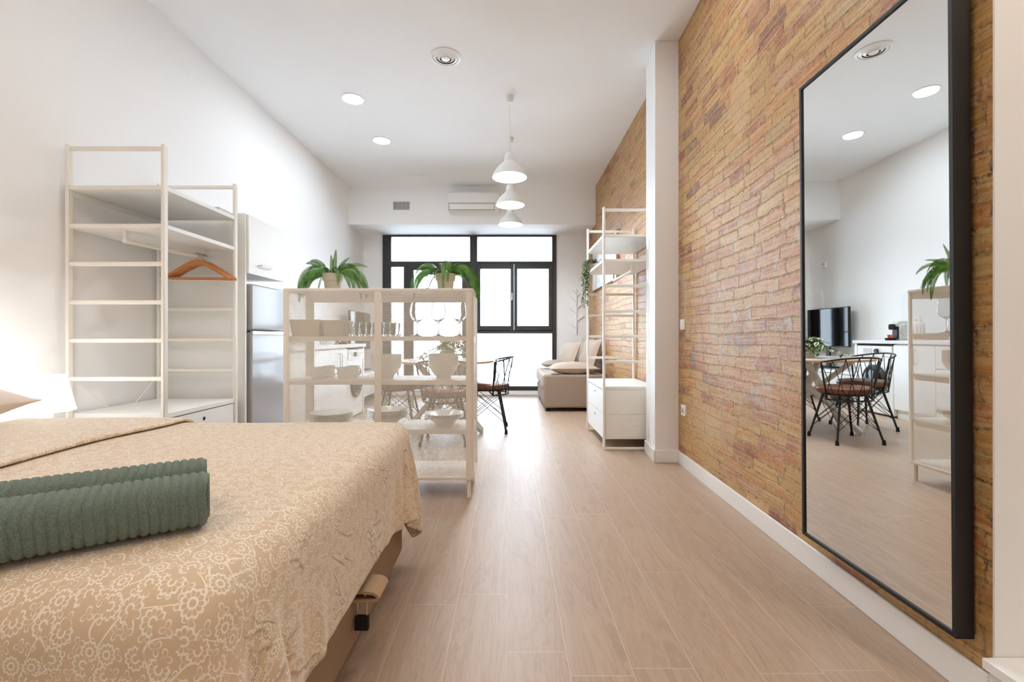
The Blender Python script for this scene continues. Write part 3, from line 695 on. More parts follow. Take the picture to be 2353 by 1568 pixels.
for x, y in ((-2.239, 2.655), (-2.158, 3.24)): MB().box(x-.008, x+.008, y-.012, y+.012, 1.556, 1.622).build('rail_bracket', 'rack', lr, True, bevel=.004)
rr_ = rack('wardrobe_rack', 'open white wardrobe rack standing between the pillar and the sofa', .827, 1.335, 4.04, 4.865, 2.155, [2.128, 1.90, 1.68, 1.455, 1.228, 1.006, .78], [1.90, 1.68], -1, .09, 2, None, .56, .012)
MB().tube([(1.10, 4.09, 1.60), (1.10, 4.82, 1.60)], .0135, 14).build('clothes_rail', 'rack', rr_, True)
for y in (4.095, 4.815): MB().box(1.092, 1.108, y-.012, y+.012, 1.592, 1.668).build('rail_bracket', 'rack', rr_, True, bevel=.004)

def hanger(x, y, rz, label, first=None):
    if first is not None: return dup(first, (x, y, 1.565), R(rz), label)
    o = thing('clothes_hanger', label, 'clothes hanger', (x, y, 1.565), R(rz), group='wooden hangers on the wardrobe rail')
    b = MB(); pts = [(-.211, -.155), (-.165, -.126), (-.11, -.09), (-.06, -.062), (-.03, -.048), (0, -.044), (.03, -.048), (.06, -.062), (.11, -.09), (.165, -.126), (.211, -.155)]
    ths = [.020, .024, .026, .029, .031, .032, .031, .029, .026, .024, .020]
    vs = []
    for (px, pz), th_ in zip(pts, ths): vs += [(px, -.0065, pz-th_/2), (px, .0065, pz-th_/2), (px, .0065, pz+th_/2), (px, -.0065, pz+th_/2)]
    fs = [(3, 2, 1, 0), (40, 41, 42, 43)]+[(i*4+j, i*4+(j+1) % 4, (i+1)*4+(j+1) % 4, (i+1)*4+j) for i in range(10) for j in range(4)]
    b.add(vs, fs).build('shoulder', 'hanger', o, bevel=.004)
    MB().tube([(-.193, 0, -.156), (.193, 0, -.156)], .005, 10).build('trouser_bar', 'hanger', o)
    MB().tube([(0, 0, -.03), (0, 0, -.012), (.012, 0, -.006), (.0165, 0, .004)]+[(.0165*math.cos(a), 0, .003+.0165*math.sin(a)) for a in np.linspace(.2, math.pi, 9)]+[(-.0165, 0, -.004)], .0022, 8).build('hook', 'hookgrey', o)
    return o
hn = hanger(-2.168, 3.155, 6, 'front wooden hanger on the rail of the wardrobe rack by the bed')
for i, (dy, rz) in enumerate(((.018, 5), (.036, 6.5), (.054, 4.5), (.072, 6))):
    hanger(-2.168+dy*.12, 3.155+dy, rz, ['second wooden hanger behind the front one on the rail', 'third wooden hanger, middle of the row on the rail', 'fourth wooden hanger on the rail, last but one', 'last wooden hanger, deepest on the rail'][i], hn)

# ------------------------------------------------------------------ kitchen on the left wall
XF = -1.93
o = MB().box(-2.535, -1.945, 3.345, 3.365, 0, 1.91).build('side_panel', 'satin'); tag(o, 'tall white side panel between the wardrobe rack and the fridge', 'panel')
uc = thing('wall_cabinet', 'grey white wall cabinet above the fridge', 'cabinet', (-2.24, 3.64, 1.48))
MB().box(-2.53, XF-.02, 3.37, 3.90, 1.475, 1.905).build('body', 'satin', uc, True)
d = MB().box(XF-.02, XF, 3.368, 3.902, 1.472, 1.908).build('door', 'satin', uc, True, bevel=.002)
MB().tube([(XF, 3.50, 1.55), (XF+.028, 3.50, 1.55), (XF+.028, 3.66, 1.55), (XF, 3.66, 1.55)], .005, 8).build('handle', 'chrome', d, True)
bx = thing('duct_box', 'flat grey box on top of the wall cabinet', 'box', (-2.2, 3.45, 1.91))
MB().box(-.16, .05, -.08, .05, 0, .055).build('box_body', 'greyside', bx, bevel=.003)
MB().box(-.09, .10, .05, .33, 0, .045).build('box_extension', 'satin', bx, bevel=.003)
fr = thing('fridge', 'glossy pale grey fridge with top freezer under the wall cabinet', 'fridge', (-2.22, 3.68, 0))
MB().box(-2.50, -1.985, 3.395, 3.935, .03, 1.40).build('body', 'greyside', fr, True, bevel=.006)
for z0, z1, nm in ((1.05, 1.40, 'freezer_door'), (.05, 1.035, 'fridge_door')):
    d = MB().box(-1.98, -1.925, 3.395, 3.94, z0, z1).build(nm, 'gloss', fr, True, bevel=.014, seg=4)
MB().box(-1.94, -1.918, 3.40, 3.935, 1.018, 1.046).build('handle_strip', 'chrome', fr, True, bevel=.003)
MB().box(-2.45, -1.99, 3.41, 3.92, 0, .03).build('plinth', 'darkgap', fr, True)
wt = MB().box(-2.525, -1.905, 3.985, 6.045, .875, .913).build('worktop', 'counter', bevel=.004); tag(wt, 'pale grey kitchen worktop along the left wall', 'worktop')
def base_unit(y0, y1, label, fronts, z0=.12):
    o = thing('kitchen_cabinet', label, 'cabinet', (-2.22, (y0+y1)/2, 0))
    MB().box(-2.50, XF-.02, y0+.002, y1-.002, .1, .874).build('body', 'satin', o, True)
    MB().box(-2.45, XF-.04, y0+.002, y1-.002, 0, .1).build('plinth', 'white', o, True)
    for nm, a, b_, za, zb, hd in fronts:
        d = MB().box(XF-.02, XF, a+.002, b_-.002, za, zb).build(nm, 'white', o, True, bevel=.002)
        if hd == 'h': pts = [(XF, (a+b_)/2-.08, zb-.05), (XF+.026, (a+b_)/2-.08, zb-.05), (XF+.026, (a+b_)/2+.08, zb-.05), (XF, (a+b_)/2+.08, zb-.05)]
        else:
            yh = b_-.03 if hd == 'r' else a+.03; pts = [(XF, yh, zb-.05), (XF+.026, yh, zb-.05), (XF+.026, yh, zb-.21), (XF, yh, zb-.21)]
        MB().tube(pts, .0045, 8).build('handle', 'chrome', d, True)
base_unit(3.99, 4.88, 'white drawer cabinet in the kitchen next to the fridge', [('drawer', 3.99, 4.88, .62, .862, 'h'), ('drawer', 3.99, 4.88, .37, .614, 'h'), ('drawer', 3.99, 4.88, .11, .364, 'h')])
base_unit(4.88, 5.42, 'white two door kitchen cabinet beside the washing machine', [('door', 4.88, 5.15, .11, .862, 'r'), ('door', 5.15, 5.42, .11, .862, 'l')])
ep = MB().box(-2.50, -1.93, 6.0, 6.04, 0, .874).build('end_panel', 'white'); tag(ep, 'white end panel closing the kitchen counter', 'panel')
wm = thing('washing_machine', 'white front loading washing machine with dark door under the worktop', 'washing machine', (-2.2, 5.71, 0))
MB().box(-2.47, -1.935, 5.43, 5.99, .02, .85).build('body', 'white', wm, True, bevel=.008)
MB().box(-1.936, -1.925, 5.435, 5.985, .72, .845).build('control_panel', 'plastic', wm, True, bevel=.004)
MB().box(-1.926, -1.922, 5.74, 5.88, .755, .815).build('display', 'greyside', wm, True)
MB().box(-1.95, -1.93, 5.43, 5.99, .852, .873).build('top_gap', 'darkgap', wm, True)
rotY = Matrix.Translation((-1.935, 5.71, .43)) @ Matrix.Rotation(R(90), 4, 'Y')
MB().lathe([(0, 0), (.185, 0), (.185, .02), (.165, .035), (.14, .03), (0, .03)], n=40).xf(rotY).build('door_ring', 'black', wm, True)
MB().lathe([(0, .031), (.135, .031), (.12, .05), (.06, .058), (0, .06)], n=40).xf(rotY).build('porthole', 'tvblack', wm, True)
MB().lathe([(0, 0), (.03, 0), (.028, .02), (0, .022)], n=24).xf(Matrix.Translation((-1.924, 5.66, .785)) @ Matrix.Rotation(R(90), 4, 'Y')).build('dial', 'black', wm, True)
bs = MB().box(-2.528, -2.514, 3.99, 6.02, .914, 1.50).build('splashback', 'counter', bevel=.002); tag(bs, 'grey splashback panel on the wall above the worktop', 'splashback')
# coffee machine, kettle, tap
cm = thing('coffee_machine', 'pale coffee machine with black spout and orange cups on the worktop', 'coffee machine', (-2.16, 5.62, .913))
MB().box(-.13, .03, -.055, .055, 0, .2).build('body', 'espresso', cm, bevel=.015, seg=3)
MB().box(-.12, .05, -.05, .05, .16, .235).build('head', 'espresso', cm, bevel=.02, seg=3)
MB().box(.03, .05, -.04, .04, .02, .16).build('front_column', 'black', cm, bevel=.004)
MB().lathe([(0, 0), (.03, .0), (.034, .03), (.03, .065), (0, .07)], (.085, 0, .13), 20).build('brew_head', 'rubber', cm)
MB().tube([(.10, 0, .185), (-.02, 0, .195)], .008, 10).build('lever', 'rubber', cm)
MB().lathe([(0, 0), (.05, 0), (.055, .02), (.062, .03), (0, .03)], (.1, 0, 0), 24).build('drip_tray', 'rubber', cm)
for dy in (-.022, .022): MB().lathe([(0, .03), (.015, .03), (.02, .07), (.018, .07), (0, .04)], (.1, dy, 0), 16).build('cup', 'orange', cm)
kt = thing('kettle', 'white ribbed appliance beside the coffee machine on the worktop', 'kettle', (-2.15, 5.36, .913))
MB().lathe([(0, 0), (.075, 0), (.08, .02), (.066, .19), (.05, .21), (0, .22)], n=28).build('body', 'white', kt)
MB().tube([(.05, .05, .19), (.095, .09, .19), (.10, .095, .1), (.065, .06, .05)], .009, 8).build('handle', 'chrome', kt)
b = MB()
for k in range(14): a = 2*math.pi*k/14; b.tube([(.081*math.cos(a), .081*math.sin(a), .02), (.0675*math.cos(a), .0675*math.sin(a), .188)], .003, 6)
b.build('ribs', 'chrome', kt)
tp = thing('kitchen_tap', 'arched chrome kitchen tap behind the worktop sink', 'tap', (-2.36, 4.95, .913))
MB().tube([(0, 0, 0), (0, 0, .2)]+[(.075-.075*math.cos(a), 0, .2+.075*math.sin(a)) for a in np.linspace(.2, math.pi, 10)]+[(.15, 0, .16)], .011, 12).build('spout', 'chrome', tp)
MB().lathe([(0, 0), (.026, 0), (.024, .05), (0, .055)], n=20).build('tap_base', 'chrome', tp)
MB().tube([(0, .02, .05), (.02, .08, .075)], .006, 8).build('lever', 'chrome', tp)
def socket_plate(name, label, cat, loc, rz, kind):
    o = thing(name, label, cat, loc, rz)
    MB().box(-.041, .041, -.014, 0, -.041, .041).build('plate', 'plastic', o, bevel=.003)
    if kind == 'switch': MB().box(-.029, .029, -.019, -.013, -.029, .029).build('rocker', 'plastic', o, bevel=.002)
    else:
        c = MB().lathe([(.0, -.002), (.021, -.002), (.021, .0015), (.019, .0015), (.019, 0), (0, 0)], n=24).xf(Matrix.Translation((0, -.0145, 0)) @ Matrix.Rotation(R(90), 4, 'X')).build('socket_cup', 'greyside', o)
        for sx in (-.009, .009): MB().tube([(sx, -.0165, 0), (sx, -.0145, 0)], .0028, 8).build('pin_hole', 'darkgap', c)
    return o
socket_plate('wall_socket', 'white socket on the splashback above the coffee machine, nearer the window', 'socket', (-2.513, 5.86, 1.16), R(90), 's')
socket_plate('wall_socket', 'white socket on the splashback, farther from the window than its twin', 'socket', (-2.513, 5.77, 1.16), R(90), 's')
socket_plate('light_switch', 'white light switch on the brick wall beside the pillar', 'switch', (xr(3.52)+.001, 3.52, 1.097), R(-90), 'switch')
socket_plate('wall_socket', 'white socket low on the brick wall beside the pillar', 'socket', (xr(3.50)+.001, 3.50, .435), R(-90), 's')
tv = thing('television', 'black flat television on a white bench by the window', 'television', (-2.36, 7.24, .47))
MB().box(-2.40, -2.365, 6.76, 7.72, .80, 1.40).build('casing', 'mirrorframe', tv, True, bevel=.004)
MB().box(-2.366, -2.362, 6.772, 7.708, .815, 1.388).build('screen', 'tvblack', tv, True)
MB().box(-2.40, -2.375, 7.20, 7.28, .49, .82).build('stand', 'mirrorframe', tv, True)
MB().box(-2.48, -2.26, 7.01, 7.47, .471, .49).build('stand_base', 'mirrorframe', tv, True, bevel=.004)
tb = thing('tv_bench', 'low white bench under the television', 'bench', (-2.3, 7.08, 0))
MB().box(-2.51, -2.11, 6.3, 7.8, .43, .47).build('top', 'white', tb, True, bevel=.003)
for y in (6.3, 7.76): MB().box(-2.50, -2.12, y, y+.04, 0, .43).build('side_panel', 'white', tb, True)
MB().box(-2.50, -2.13, 6.34, 7.76, .12, .425).build('drawer_box', 'satin', tb, True, bevel=.003)
th_ = thing('thermostat', 'small white thermostat box high on the left wall near the window', 'thermostat', (xl(7.5), 7.5, 2.12))
MB().box(0, .025, -.04, .04, -.045, .045).build('casing', 'plastic', th_, bevel=.004)
MB().box(.0252, .027, -.025, .025, 0, .03).build('display', 'greyside', th_)
ht = thing('wall_hatch', 'square white fuse box cover on the left wall above the television', 'cover', (xl(7.66), 7.66, 1.56))
MB().box(0, .012, -.11, .11, -.14, .14).build('cover_frame', 'plastic', ht, bevel=.003)
MB().box(.012, .017, -.095, .095, -.125, .125).build('cover_door', 'plastic', ht, bevel=.002)

# ------------------------------------------------------------------ perforated cabinet
cb = thing('mesh_cabinet', 'cream metal display cabinet with perforated panels dividing bedroom and kitchen', 'cabinet', (-.816, 2.99, 0))
x0, x1, y0, y1, z0, z1 = -1.409, -.224, 2.812, 3.18, .115, 1.302
rc = .028
def rrect(x0, x1, y0, y1, r, n=5):
    p = []
    for cx_, cy_, a0 in ((x1-r, y0+r, -90), (x1-r, y1-r, 0), (x0+r, y1-r, 90), (x0+r, y0+r, 180)):
        p += [(cx_+r*math.cos(R(a0+90*k/n)), cy_+r*math.sin(R(a0+90*k/n))) for k in range(n+1)]
    return p
MB().prism(rrect(x0, x1, y0, y1, rc), z1-.019, z1).build('top', 'cream', cb, True, bevel=.003)
MB().prism(rrect(x0, x1, y0, y1, rc), z0, z0+.02).build('bottom', 'cream', cb, True, bevel=.003)
for px, sx in ((x0, 1), (x1, -1)):
    for py, sy in ((y0, 1), (y1, -1)):
        p = [(px+sx*rc-sx*rc*math.cos(R(90*k/6)), py+sy*rc-sy*rc*math.sin(R(90*k/6))) for k in range(7)]
        p = [(px, py+sy*.04)]+p+[(px+sx*.045, py)]+[(px+sx*.045, py+sy*.0035), (px+sx*rc, py+sy*.0035)]+[(px+sx*.0035, py+sy*rc), (px+sx*.0035, py+sy*.04)]
        MB().prism(p, z0+.02, z1-.019).build('corner_post', 'cream', cb, True, ang=50)
for nm, xa in (('post', -.8155),): MB().box(xa-.0205, xa+.0205, y0, y0+.014, z0+.02, z1-.019).build('center_post', 'cream', cb, True, bevel=.002)
for xa, xb in ((x0+.04, -.834), (-.797, x1-.04)):
    MB().add([(xa, y0+.002, z0+.018), (xb, y0+.002, z0+.018), (xb, y0+.002, z1-.018), (xa, y0+.002, z1-.018)], [(0, 1, 2, 3)]).build('perforated_panel', 'mesh', cb, True, smooth=False)
for xa in (x0+.002, x1-.002):
    MB().add([(xa, y0+.036, z0+.018), (xa, y1-.036, z0+.018), (xa, y1-.036, z1-.018), (xa, y0+.036, z1-.018)], [(0, 1, 2, 3)]).build('perforated_side', 'mesh', cb, True, smooth=False)
MB().box(x0+.04, x1-.04, y1-.016, y1-.002, z1-.062, z1-.019).build('back_rail', 'cream', cb, True, bevel=.002)
SH = (1.005, .732, .425)
for z in SH:
    sh = MB().box(x0+.006, x1-.006, y0+.016, y1-.012, z-.003, z).box(x0+.006, x1-.006, y0+.016, y0+.019, z-.028, z-.003).box(x0+.006, x1-.006, y1-.015, y1-.012, z-.028, z-.003)
    so = sh.build('shelf', 'cream', cb, True)
    for xa in (x0+.004, x1-.010):
        MB().box(xa, xa+.006, y0+.06, y1-.06, z-.042, z-.004).build('shelf_bracket', 'cream', so, True, bevel=.002)
for px in (x0+.03, x1-.03):
    for py in (y0+.03, y1-.03): MB().tube([(px, py, 0), (px, py, z0+.004)], .0125, 16).build('leg', 'cream', cb, True)

# crockery
def copy_tag(o, loc, label, group, rz=0.):
    return dup(o, loc, rz, label, group)
def tapered_box(label, x, y, z, wt_, wb, dpt, hh):
    b = MB(); vs = []
    for zz, w, dd in ((0, wb, dpt*.86), (hh, wt_, dpt)):
        vs += [(-w/2, -dd/2, zz), (w/2, -dd/2, zz), (w/2, dd/2, zz), (-w/2, dd/2, zz)]
    k = .004
    for zz, w, dd in ((hh, wt_-2*k, dpt-2*k), (k, wb-2*k, dpt*.86-2*k)):
        vs += [(-w/2, -dd/2, zz), (w/2, -dd/2, zz), (w/2, dd/2, zz), (-w/2, dd/2, zz)]
    fs = [(3, 2, 1, 0), (12, 13, 14, 15)]
    for a in (0, 4, 8): fs += [(a+i, a+(i+1) % 4, a+4+(i+1) % 4, a+4+i) for i in range(4)]
    o = b.add(vs, fs).build('storage_tray', 'beigebox', bevel=.003); o.location = (x, y, z); tag(o, label, 'tray', 'tapered trays in the mesh cabinet'); return o
tapered_box('wide tapered beige tray on the left of the top cabinet shelf', -1.283, 2.93, SH[0], .19, .165, .17, .105)
tapered_box('narrow tapered beige tray beside the tumblers on the top cabinet shelf', -1.115, 2.95, SH[0], .145, .118, .17, .102)
tu = thing('tumbler', 'clear glass tumbler in the cluster beside the wine glasses', 'glass', (-1.0, 2.92, SH[0]), group='tumblers on the top shelf of the mesh cabinet')
MB().lathe([(0, 0), (.028, 0), (.030, .004), (.037, .09), (.0355, .09), (.0285, .012), (0, .012)], n=28).build('tumbler_body', 'glass', tu)
for i in range(4):
    for j in range(2):
        if i or j: dup(tu, (-1.0+i*.079+.01*j, 2.92+j*.1, SH[0]), 0)
wg = thing('wine_glass', 'wine glass closest to the tumblers on the top cabinet shelf', 'glass', (-.608, 2.99, SH[0]), group='wine glasses on the top shelf of the mesh cabinet')
pr = [(0, 0), (.036, 0), (.034, .003), (.012, .008), (.0045, .018), (.004, .085), (.010, .094), (.030, .106), (.044, .128), (.0485, .155), (.045, .19), (.038, .222)]
MB().lathe(pr+[(.037, .222), (.0438, .19), (.0473, .155), (.0428, .129), (.029, .109), (.009, .098), (0, .096)], n=36).build('glass_body', 'glass', wg)
dup(wg, (-.4675, 2.99, SH[0]), 0, 'middle wine glass of the three on the top cabinet shelf')
dup(wg, (-.330, 2.99, SH[0]), 0, 'wine glass nearest the cabinet corner post on the top shelf')
mg = thing('mug', 'white mug at the front of the pair under the wide tray', 'mug', (-1.226, 2.92, SH[1]), R(20), group='mugs on the middle shelf of the mesh cabinet')
mb_ = MB().lathe([(0, 0), (.036, 0), (.041, .006), (.043, .075), (.040, .075), (.038, .01), (0, .008)], n=28).build('mug_body', 'ceramic', mg)
MB().tube([(.041, 0, .06), (.062, 0, .062), (.07, 0, .045), (.066, 0, .025), (.041, 0, .016)], .005, 8).build('handle', 'ceramic', mg)
dup(mg, (-1.215, 3.05, SH[1]), R(-10), 'white mug at the back of the pair under the wide tray')
dup(mg, (-1.064, 2.93, SH[1]), R(15), 'white mug at the front of the pair under the tumblers')
dup(mg, (-1.052, 3.06, SH[1]), R(-25), 'white mug at the back of the pair under the tumblers')
def stack(name, cat, prof, n, step, x, y, z, lab_top, lab_rest, group, scale=1.):
    p = MB().lathe([(r*scale, zz) for r, zz in prof], n=40).build(name, 'ceramic'); p.location = (x, y, z)
    tag(p, lab_rest, cat, group)
    for i in range(1, n):
        q = p.copy(); C.objects.link(q); q.location = (x, y, z+i*step)
        q['label'] = lab_top if i == n-1 else lab_rest
bowl = [(0, 0), (.045, 0), (.05, .012), (.078, .042), (.098, .082), (.1, .095), (.095, .095), (.074, .046), (.045, .016), (0, .014)]
stack('bowl', 'bowl', bowl, 4, .021, -.435, 3.0, SH[1], 'topmost white bowl of the stack below the wine glasses', 'white bowl inside the stack below the wine glasses', 'bowl stack below the wine glasses')
stack('bowl', 'bowl', bowl, 4, .02, -.812, 3.0, SH[1], 'topmost white bowl of the stack behind the center post', 'white bowl inside the stack behind the center post', 'bowl stack behind the center post')
plate = [(0, 0), (.08, 0), (.09, .006), (.132, .020), (.133, .0225), (.088, .010), (0, .006)]
stack('plate', 'plate', plate, 8, .0085, -1.173, 3.0, SH[2], 'topmost white plate of the tall stack below the mugs', 'white plate inside the tall stack below the mugs', 'plate stack below the mugs')
deep = [(0, 0), (.055, 0), (.06, .01), (.1, .04), (.128, .052), (.129, .055), (.098, .046), (.055, .014), (0, .012)]
stack('soup_plate', 'plate', deep, 5, .012, -.805, 3.0, SH[2], 'topmost white soup plate of the stack behind the center post', 'white soup plate inside the stack behind the center post', 'soup plate stack behind the center post')
stack('soup_plate', 'plate', deep, 3, .012, -.43, 3.0, SH[2], 'topmost white soup plate of the stack by the cabinet corner', 'white soup plate inside the stack by the cabinet corner', 'soup plate stack by the cabinet corner')

# ------------------------------------------------------------------ plants
def frond_mb(L, az, elev, droop, rs, width=.03, base=(0, 0, 0), curl=0., roll=0.):
    """arching fern frond with two rows of leaflets"""
    b = MB(); st = MB(); n = max(22, int(L/.0062)); p = Vector(base); d = Vector((math.cos(az)*math.cos(elev), math.sin(az)*math.cos(elev), math.sin(elev)))
    side0 = Vector((-math.sin(az), math.cos(az), 0)); pts = [p.copy()]; dirs = [d.copy()]
    ds = L/n
    for i in range(n):
        d = (d+Vector((0, 0, -droop*ds*(1+1.5*i/n)))+side0*curl*ds).normalized(); p = p+d*ds; pts.append(p.copy()); dirs.append(d.copy())
    st.tube(pts, [.0017*(1-.7*i/n) for i in range(n+1)], 5)
    for i in range(2, n+1):
        s_ = i/n; w = 1.15*width*min(1, s_*4.5)*(1-s_**2.2)**.8+.003
        dd = dirs[i]; up = side0.cross(dd).normalized()
        if up.z < 0: up = -up
        rl = roll*min(1, s_*2.5); sd = side0*math.cos(rl)+up*math.sin(rl); up = up*math.cos(rl)-side0*math.sin(rl)
        for sg in (1, -1):
            q = pts[i]; ld = (sd*sg+dd*.28-up*(.12+.2*rs.random())).normalized(); a = dd*ds*.5
            m_ = q+ld*w*.5+up*w*.06
            b.add([q-a*.6, m_-a, q+ld*w, m_+a, q+a*.6], [(0, 1, 2, 3, 4)])
    return b, st
def fern(x, y, label, seed, spec):
    rs = random.Random(seed)
    o = thing('potted_fern', label, 'plant', (x, y, z1), group='ferns on the mesh cabinet')
    prof = [(0, 0), (.048, 0), (.05, .004), (.0545, .062), (.063, .068), (.067, .112), (.0635, .112), (.058, .072), (.05, .068), (.045, .01), (0, .01)]
    pt = MB().lathe(prof, n=36).build('pot', 'pot', o)
    MB().lathe([(0, .092), (.06, .092), (.055, .08), (0, .08)], n=24).build('soil', 'soil', o)
    for (az, elev, L, droop, w) in spec:
        fb, st = frond_mb(L, R(az+rs.uniform(-6, 6)), R(elev), droop, rs, w, (.02*math.cos(R(az)), .02*math.sin(R(az)), .09), rs.uniform(-.8, .8), R(rs.choice((-1, 1))*rs.uniform(35, 80)*abs(math.cos(R(az)))))
        fo = fb.build('frond', 'fern', o, smooth=False)
        st.build('frond_stem', 'stemgreen', fo)
specL = [(178, 52, .34, 7, .03), (190, 38, .33, 7.5, .03), (165, 44, .31, 7.5, .028), (205, 48, .30, 8, .028), (2, 50, .34, 7, .03), (-12, 40, .33, 7.5, .03), (14, 42, .31, 7.5, .028),
         (-30, 48, .28, 8.5, .026), (150, 62, .22, 4, .026), (160, 52, .24, 3, .024), (95, 84, .19, 1, .018), (120, 78, .16, 1.5, .016), (60, 66, .2, 3, .02), (35, 56, .24, 4, .024), (40, 40, .26, 8, .026),
         (140, 40, .26, 8, .026), (90, 50, .26, 7, .026), (-60, 55, .24, 10, .02), (-100, 60, .18, 9, .02), (240, 52, .26, 9, .024), (-45, 62, .22, 12, .018), (215, 30, .2, 9, .024), (-5, 64, .22, 8, .026), (185, 66, .22, 8, .026)]
fern(-1.161, 2.99, 'fern in a beige pot at the kitchen end of the mesh cabinet', 3, specL)
specR = [(178, 55, .33, 7.5, .03), (195, 42, .31, 8, .03), (165, 48, .30, 7.5, .028), (210, 52, .28, 9, .028), (0, 52, .34, 7.5, .03), (-14, 44, .36, 7.5, .03), (12, 46, .31, 8, .028), (-25, 56, .33, 8, .03),
         (30, 56, .25, 6, .026), (150, 60, .24, 6, .026), (95, 82, .17, 1, .018), (70, 76, .21, 1, .018), (110, 62, .2, 4, .024), (50, 60, .2, 4, .024), (40, 40, .26, 8, .026), (140, 40, .26, 8, .026),
         (90, 50, .26, 7, .026), (-88, 62, .26, 13, .014), (-70, 50, .2, 10, .02), (-110, 50, .18, 9, .022), (235, 50, .27, 9.5, .022), (-40, 56, .26, 9, .026), (0, 66, .24, 8, .026), (185, 66, .24, 8, .026), (-130, 58, .22, 11, .02)]
fern(-.4215, 2.99, 'fern in a beige pot at the free end of the mesh cabinet', 11, specR)

def leaf_quad(b, uvl, p, d, n, L, w):
    """broad pointed leaf; remembers across-leaf coordinate for the two-tone pattern"""
    d = d.normalized(); s = d.cross(n).normalized(); up = s.cross(d).normalized()
    prof = [(0, .12), (.25, .42), (.55, .5), (.8, .3), (1, .0)]
    base = len(b.v)
    for t_, ww in prof:
        c = p+d*L*t_-up*L*.35*t_*t_
        b.v += [tuple(c-s*w*ww-up*-.0), tuple(c-up*w*.06), tuple(c+s*w*ww)]
    for i in range(4):
        for j in range(2): b.f.append((base+i*3+j, base+i*3+j+1, base+(i+1)*3+j+1, base+(i+1)*3+j))
    uvl += [(x_, t_) for t_, _ in prof for x_ in (0, .5, 1)]
def leafy(name, strands, mat, parent, L, w, rs, every=.03, stemr=.0015):
    b = MB(); uvl = []; st = MB()
    for pts in strands:
        pts = [Vector(p) for p in pts]; st.tube(pts, stemr, 5)
        for a_, c_ in zip(pts, pts[1:]):
            ln = (c_-a_).length; k = max(1, int(ln/every))
            for i in range(k):
                p = a_.lerp(c_, (i+rs.random())/k)
                ang = rs.uniform(0, 6.28); dr = Vector((math.cos(ang), math.sin(ang), rs.uniform(-.5, .55)))
                leaf_quad(b, uvl, p, dr, Vector((0, 0, 1)), L*rs.uniform(.7, 1.2), w*rs.uniform(.8, 1.1))
    me = bpy.data.meshes.new(name); me.from_pydata(b.v, [], b.f)
    ul = me.uv_layers.new(name='UVMap'); li = np.zeros(len(me.loops), dtype=np.int32); me.loops.foreach_get('vertex_index', li)
    ul.data.foreach_set('uv', np.array(uvl, dtype=np.float32)[li].ravel())
    me.materials.append(M[mat]); me.polygons.foreach_set('use_smooth', [True]*len(me.polygons))
    o = bpy.data.objects.new(name, me); C.objects.link(o); o.parent = parent
    st.build('stems', 'stemgreen', parent)
    return o
rs = random.Random(5)
hp = thing('trailing_plant', 'grey green trailing plant in a small pot on the far wardrobe rack', 'plant', (.905, 4.78, 1.6925))
MB().lathe([(0, 0), (.04, 0), (.052, .075), (.047, .075), (.037, .01), (0, .01)], n=28).build('pot', 'pot', hp)
MB().lathe([(0, .06), (.046, .06), (.04, .05), (0, .05)], n=20).build('soil', 'soil', hp)
strands = []
for i in range(13):
    a = R(rs.uniform(110, 250)); q = rs.uniform(.06, .15); dz = rs.uniform(.05, .42)
    ex, ey = -.075-.05*rs.random(), rs.uniform(-.10, .06)
    strands.append([(0, 0, .06), (.4*ex, .4*ey, .12), (ex, ey, .09), (ex-.02*rs.random(), ey, -.02), (ex-.03*rs.random(), ey+rs.uniform(-.03, .03), -dz*.6), (ex-.03*rs.random(), ey+rs.uniform(-.03, .03), -dz)])
for i in range(5): strands.append([(0, 0, .06), (rs.uniform(-.06, .06), rs.uniform(-.06, .06), .13)])
leafy('foliage', strands, 'string', hp, .032, .017, rs, .008)
tbl = (-.70, 4.93)
pp = thing('potted_plant', 'variegated leafy plant in a beige pot on the dining table', 'plant', (tbl[0]+.04, tbl[1], .7505))
MB().lathe([(0, 0), (.05, 0), (.066, .115), (.061, .115), (.047, .01), (0, .01)], n=28).build('pot', 'pot', pp)
MB().lathe([(0, .1), (.06, .1), (.055, .09), (0, .09)], n=20).build('soil', 'soil', pp)
strands = []
for i in range(20):
    a = 2*math.pi*i/20+rs.uniform(-.2, .2); q = rs.uniform(.10, .24)
    strands.append([(0, 0, .1), (q*.35*math.cos(a), q*.35*math.sin(a), .19+.05*rs.random()), (q*.75*math.cos(a), q*.75*math.sin(a), .17), (q*math.cos(a), q*math.sin(a), rs.uniform(.03, .10))])
strands.append([(0, 0, .1), (-.12, -.05, .14), (-.25, -.08, .06), (-.36, -.10, .03)]); strands.append([(0, 0, .1), (-.1, .05, .15), (-.22, .06, .1), (-.30, .04, .05)])
leafy('foliage', strands, 'pothos', pp, .08, .046, rs, .026, .002)

